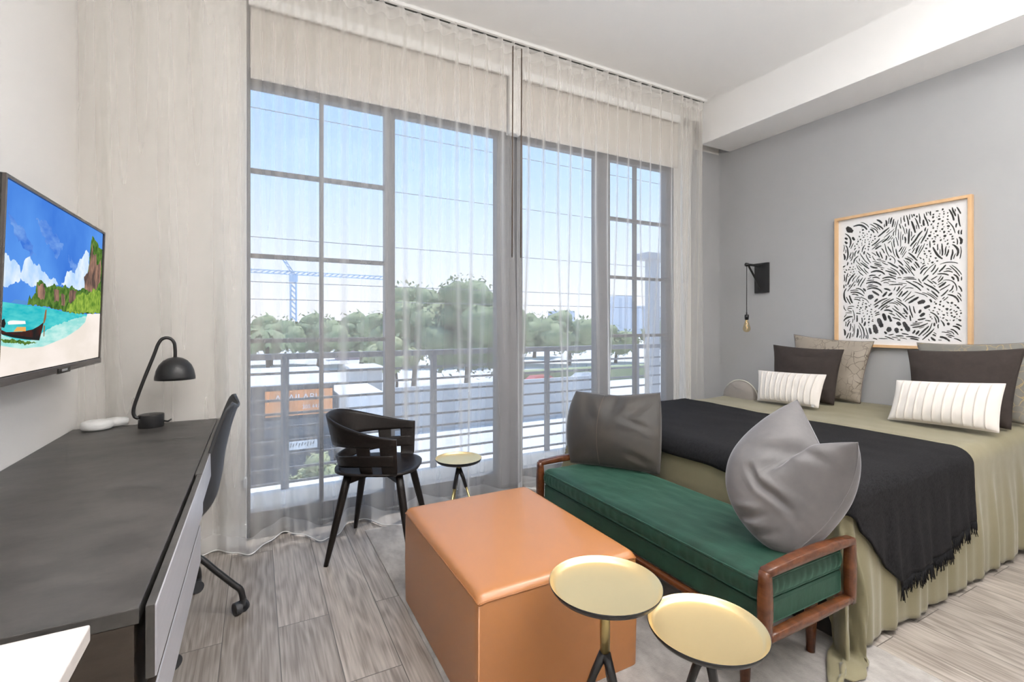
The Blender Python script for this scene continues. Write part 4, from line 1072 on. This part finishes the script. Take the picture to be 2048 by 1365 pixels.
def foliage(mb, c, R, n, leafs, sq=(1, 1, .75), ls=.22, seed=0):
    r_ = random.Random(seed); c = Vector(c)
    blobs = []
    for k in range(n):
        d = Vector((r_.gauss(0, 1), r_.gauss(0, 1), r_.gauss(0, .8))).normalized() * R * r_.uniform(.35, .85)
        p = c + Vector((d.x * sq[0], d.y * sq[1], d.z * sq[2])); rr = R * r_.uniform(.22, .40)
        blobs.append((p, rr)); mb.sphere(p, rr, 2, (1, 1, .8), .5)
    for k in range(leafs):
        p, rr = r_.choice(blobs); d = Vector((r_.gauss(0, 1), r_.gauss(0, 1), r_.gauss(0, 1))).normalized()
        q = p + d * rr * r_.uniform(.85, 1.25); a = Vector((r_.gauss(0, 1), r_.gauss(0, 1), r_.gauss(0, 1))).normalized(); b_ = d.cross(a).normalized(); s_ = ls * r_.uniform(.5, 1.3)
        mb.add([q - a * s_, q - b_ * s_ * .5, q + a * s_, q + b_ * s_ * .5], [(0, 1, 2, 3)])
def tree(name, label, c, R, H_, mi, seed, group=None, leafs=1500, sq=(1, 1, .75), n=34, ls=.22):
    t = thing(name, label, 'tree', (c[0], c[1], GZ), group)
    mb = MB(); foliage(mb, (c[0], c[1], GZ + H_), R, n, leafs, sq, ls, seed); mb.obj('foliage', leaf[mi], t)
    MB().tube([(c[0], c[1], GZ), (c[0] + .2, c[1], GZ + H_ * .5), (c[0], c[1], GZ + H_)], [R * .07, R * .05, R * .03], 8).obj('trunk', bark, t)
    return t
tree('tree', 'broad spreading tree seen through the second glass panel, left of the tallest crown', (11.6, 39.5), 3.9, 6.6, 1, 1, 'trees outside', 3000)
tree('tree', 'tallest dense tree outside, right behind the middle curtain folds', (15.4, 37.0), 4.9, 6.9, 0, 2, 'trees outside', 3600)
tree('tree', 'low yellow green tree at the foot of the broad spreading tree', (9.3, 36.5), 2.2, 4.6, 2, 3, 'trees outside', 1500)
far_src = tree('tree', 'hazy green tree in the distant row along the horizon', (22, 75), 5.0, 4.6, 1, 9, 'distant row of trees', 1600, (1.5, 1, .55), 30, .35)
r5 = random.Random(5)
def dup(root, loc, s=1.0, label=None):
    r = root.copy(); COL.objects.link(r); r.location = loc; r.scale = (s, s, s)
    if label: r['label'] = label
    for ch_ in list(root.children):
        c_ = ch_.copy(); COL.objects.link(c_); c_.parent = r
        for g in list(ch_.children):
            d_ = g.copy(); COL.objects.link(d_); d_.parent = c_
    return r
for k, (x, y) in enumerate([(2, 88), (9, 84), (15, 80), (30, 72), (38, 70), (46, 66), (56, 66), (66, 62), (76, 58), (84, 60), (50, 84), (-6, 92), (96, 64)]):
    dup(far_src, (x, y, GZ), r5.uniform(.85, 1.2))
def palm(label, x, y, h):
    p = thing('palm_tree', label, 'tree', (x, y, GZ), 'trees outside')
    MB().tube([(x, y, GZ), (x + .3, y, GZ + h * .5), (x + .2, y, GZ + h)], [.16, .12, .10], 8).obj('trunk', bark, p)
    mb = MB(); r_ = random.Random(4)
    for k in range(15):
        a = 2 * PI * k / 15 + r_.uniform(-.2, .2); el = r_.uniform(.1, .9); Lf = r_.uniform(1.5, 2.1)
        prev = []
        for i in range(9):
            t_ = i / 8; prev.append(Vector((x + .2 + math.cos(a) * Lf * t_ * math.cos(el * .6), y + math.sin(a) * Lf * t_ * .9, GZ + h + Lf * (el * t_ - 1.05 * t_ * t_))))
        for i in range(8):
            p0, p1 = prev[i], prev[i + 1]; d = (p1 - p0); s_ = d.cross(Vector((0, 0, 1))).normalized() * (.30 * (1 - abs(2 * i / 8 - .9)) + .10)
            mb.add([p0, p1, p1 + s_ - Vector((0, 0, .12)), p0 + s_ - Vector((0, 0, .12))], [(0, 1, 2, 3)]); mb.add([p0, p1, p1 - s_ - Vector((0, 0, .12)), p0 - s_ - Vector((0, 0, .12))], [(0, 1, 2, 3)])
    mb.obj('fronds', leaf[0], p)
palm('palm tree at the far left edge of the window view', .35, 33, 6.4)
sh_ = thing('shrub', 'flowering shrub low outside, seen between the railing bars left of the armchair', 'shrub', (1.6, 17.2, GZ))
mb = MB(); foliage(mb, (1.65, 17.2, GZ + 1.3), 1.15, 26, 2600, (1.1, .7, 1.0), .09, 8); mb.obj('foliage', leaf[2], sh_)
# distant buildings
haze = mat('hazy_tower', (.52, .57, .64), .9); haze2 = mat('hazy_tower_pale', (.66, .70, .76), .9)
def far_building(label, x0, x1, y, z1, m, n=4, name='tower'):
    t = thing(name, label, 'building', ((x0 + x1) / 2, y + 8, GZ))
    boxo('wall', m, t, x0, x1, y, y + 18, GZ, z1)
    for k in range(n):
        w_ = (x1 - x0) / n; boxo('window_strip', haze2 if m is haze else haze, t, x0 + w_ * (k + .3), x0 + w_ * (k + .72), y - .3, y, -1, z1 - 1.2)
    return t
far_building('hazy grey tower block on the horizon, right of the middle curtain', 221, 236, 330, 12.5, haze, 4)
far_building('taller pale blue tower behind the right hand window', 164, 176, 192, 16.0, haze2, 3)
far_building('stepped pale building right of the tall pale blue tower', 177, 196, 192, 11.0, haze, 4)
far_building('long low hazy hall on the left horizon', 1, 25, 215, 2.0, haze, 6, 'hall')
for lab, x0, x1, y, z1 in (('pale boxy shed behind the grey boundary wall', 5.3, 7.0, 30.5, -1.6), ('low pink shed showing between the distant trees', 13.5, 20.0, 96, .9)):
    t = thing('shed', lab, 'building', ((x0 + x1) / 2, y, GZ)); boxo('wall', mat('shed_' + str(int(y)), (.62, .60, .58) if y < 50 else (.62, .42, .42), .8), t, x0, x1, y, y + 3, GZ, z1); boxo('roof', light_roof, t, x0 - .2, x1 + .2, y - .2, y + 3.2, z1, z1 + .15)
bw = boxo('boundary_wall', mat('grey_render', (.45, .46, .47), .9), None, 6.9, 24, 29.5, 29.8, GZ, -2.7); tag(bw, 'long grey boundary wall across the lots beyond the railing', 'wall')
bw = boxo('hedge', leaf[1], None, 24, 45, 46, 48, GZ, -4.0); tag(bw, 'clipped green hedge beyond the right hand parking lot', 'hedge')
# crane
crane_m = mat('crane_blue', (.45, .60, .78), .6)
cr = thing('tower_crane', 'pale blue tower crane with a long jib on the left skyline', 'crane', (10.2, 164.6, GZ))
def lattice(p0, p1, w, n, r):
    p0, p1 = Vector(p0), Vector(p1); d = (p1 - p0).normalized(); a = d.cross(Vector((0, 1, 0))).normalized() if abs(d.y) < .9 else Vector((1, 0, 0)); b_ = d.cross(a); mb = MB()
    cs = [(a * i + b_ * j) * w / 2 for i in (-1, 1) for j in (-1, 1)]
    for c_ in cs: mb.tube([p0 + c_, p1 + c_], r, 4)
    for k in range(n):
        q0, q1 = p0.lerp(p1, k / n), p0.lerp(p1, (k + 1) / n)
        mb.tube([q0 + cs[0], q1 + cs[2]], r * .7, 4); mb.tube([q0 + cs[1], q1 + cs[3]], r * .7, 4)
    return mb
lattice((10.2, 164.6, GZ), (10.2, 164.6, 17.0), 1.6, 14, .22).obj('mast', crane_m, cr)
lattice((-4, 168, 17.8), (38, 158, 16.4), 1.0, 26, .13).obj('jib', crane_m, cr)
lattice((10.2, 164.6, 17), (7, 165.5, 22.5), .7, 4, .12).obj('apex', crane_m, cr)
boxo('cab', crane_m, cr, 9.0, 11.4, 163.6, 165.6, 14.6, 16.6)
boxo('counterweight', haze, cr, -4.6, -2.6, 167.4, 168.6, 15.2, 18.0)
# overhead cables
cab = mat('cable_dark', (.18, .18, .20), .7)
for z, l_ in ((6.02, 'uppermost overhead cable crossing the sky outside'), (4.565, 'second overhead cable from the top crossing the sky'), (3.165, 'middle overhead cable crossing the sky outside'), (2.175, 'fourth overhead cable from the top, just above the towers'), (1.79, 'lowest overhead cable crossing just above the trees')):
    tag(MB().tube([(-20 + k * 5, 12.0, z + .0009 * (k * 5 - 40) ** 2 * .05) for k in range(17)],   .0085, 5).obj('cable', cab, None), l_, 'cable', 'overhead cables')
# parked cars
def car(label, x, y, col, rot=0.0):
    t = thing('car', label, 'car', (x, y, GZ), 'parked cars')
    m = mat('car_%s' % label[:9].replace(' ', '_'), col, .3, coat=.4)
    prof = [(-2.1, .35), (-2.15, .75), (-1.5, .90), (-.95, 1.35), (.75, 1.38), (1.35, .95), (2.05, .82), (2.15, .4)]
    V = [(x + a, y + s_ * (.85 if b_ < 1 else .66), GZ + b_) for s_ in (-1, 1) for a, b_ in prof]; n_ = len(prof)
    MB().add(V, [tuple(range(n_)), tuple(range(2 * n_ - 1, n_ - 1, -1))] + [(i, i + n_, (i + 1) % n_ + n_, (i + 1) % n_) for i in range(n_)]).obj('body', m, t, smooth=False)
    for a in (-1.3, 1.3):
        for s_ in (-.86, .86): MB().tube([(x + a, y + s_ - .1, GZ + .33), (x + a, y + s_ + .1, GZ + .33)], .33, 14).obj('wheel', black_plastic, t, smooth=False)
    return t
car('white car parked beyond the grey boundary wall', 12.0, 33.5, (.85, .85, .85))
car('dark car parked right of the white one beyond the wall', 18.5, 36, (.05, .05, .06))
car('red car parked in the lot beyond the right hand railing', 27, 44, (.55, .10, .08))
car('silver car parked right of the red one in the lot', 33, 44, (.55, .56, .58))
vt = thing('box_truck', 'white box truck beside the dark low building', 'truck', (3.9, 23, GZ))
boxo('cargo_box', sgn_white, vt, 3.1, 5.0, 21.5, 25.5, GZ + .9, -1.75, .04); boxo('cab', light_roof, vt, 3.15, 4.95, 19.6, 21.4, GZ + .5, -3.2, .15)
for a in (20.5, 24.3):
    for x in (3.2, 4.8): MB().tube([(x, a, GZ + .45), (x + .2, a, GZ + .45)], .45, 14).obj('wheel', black_plastic, vt, smooth=False)
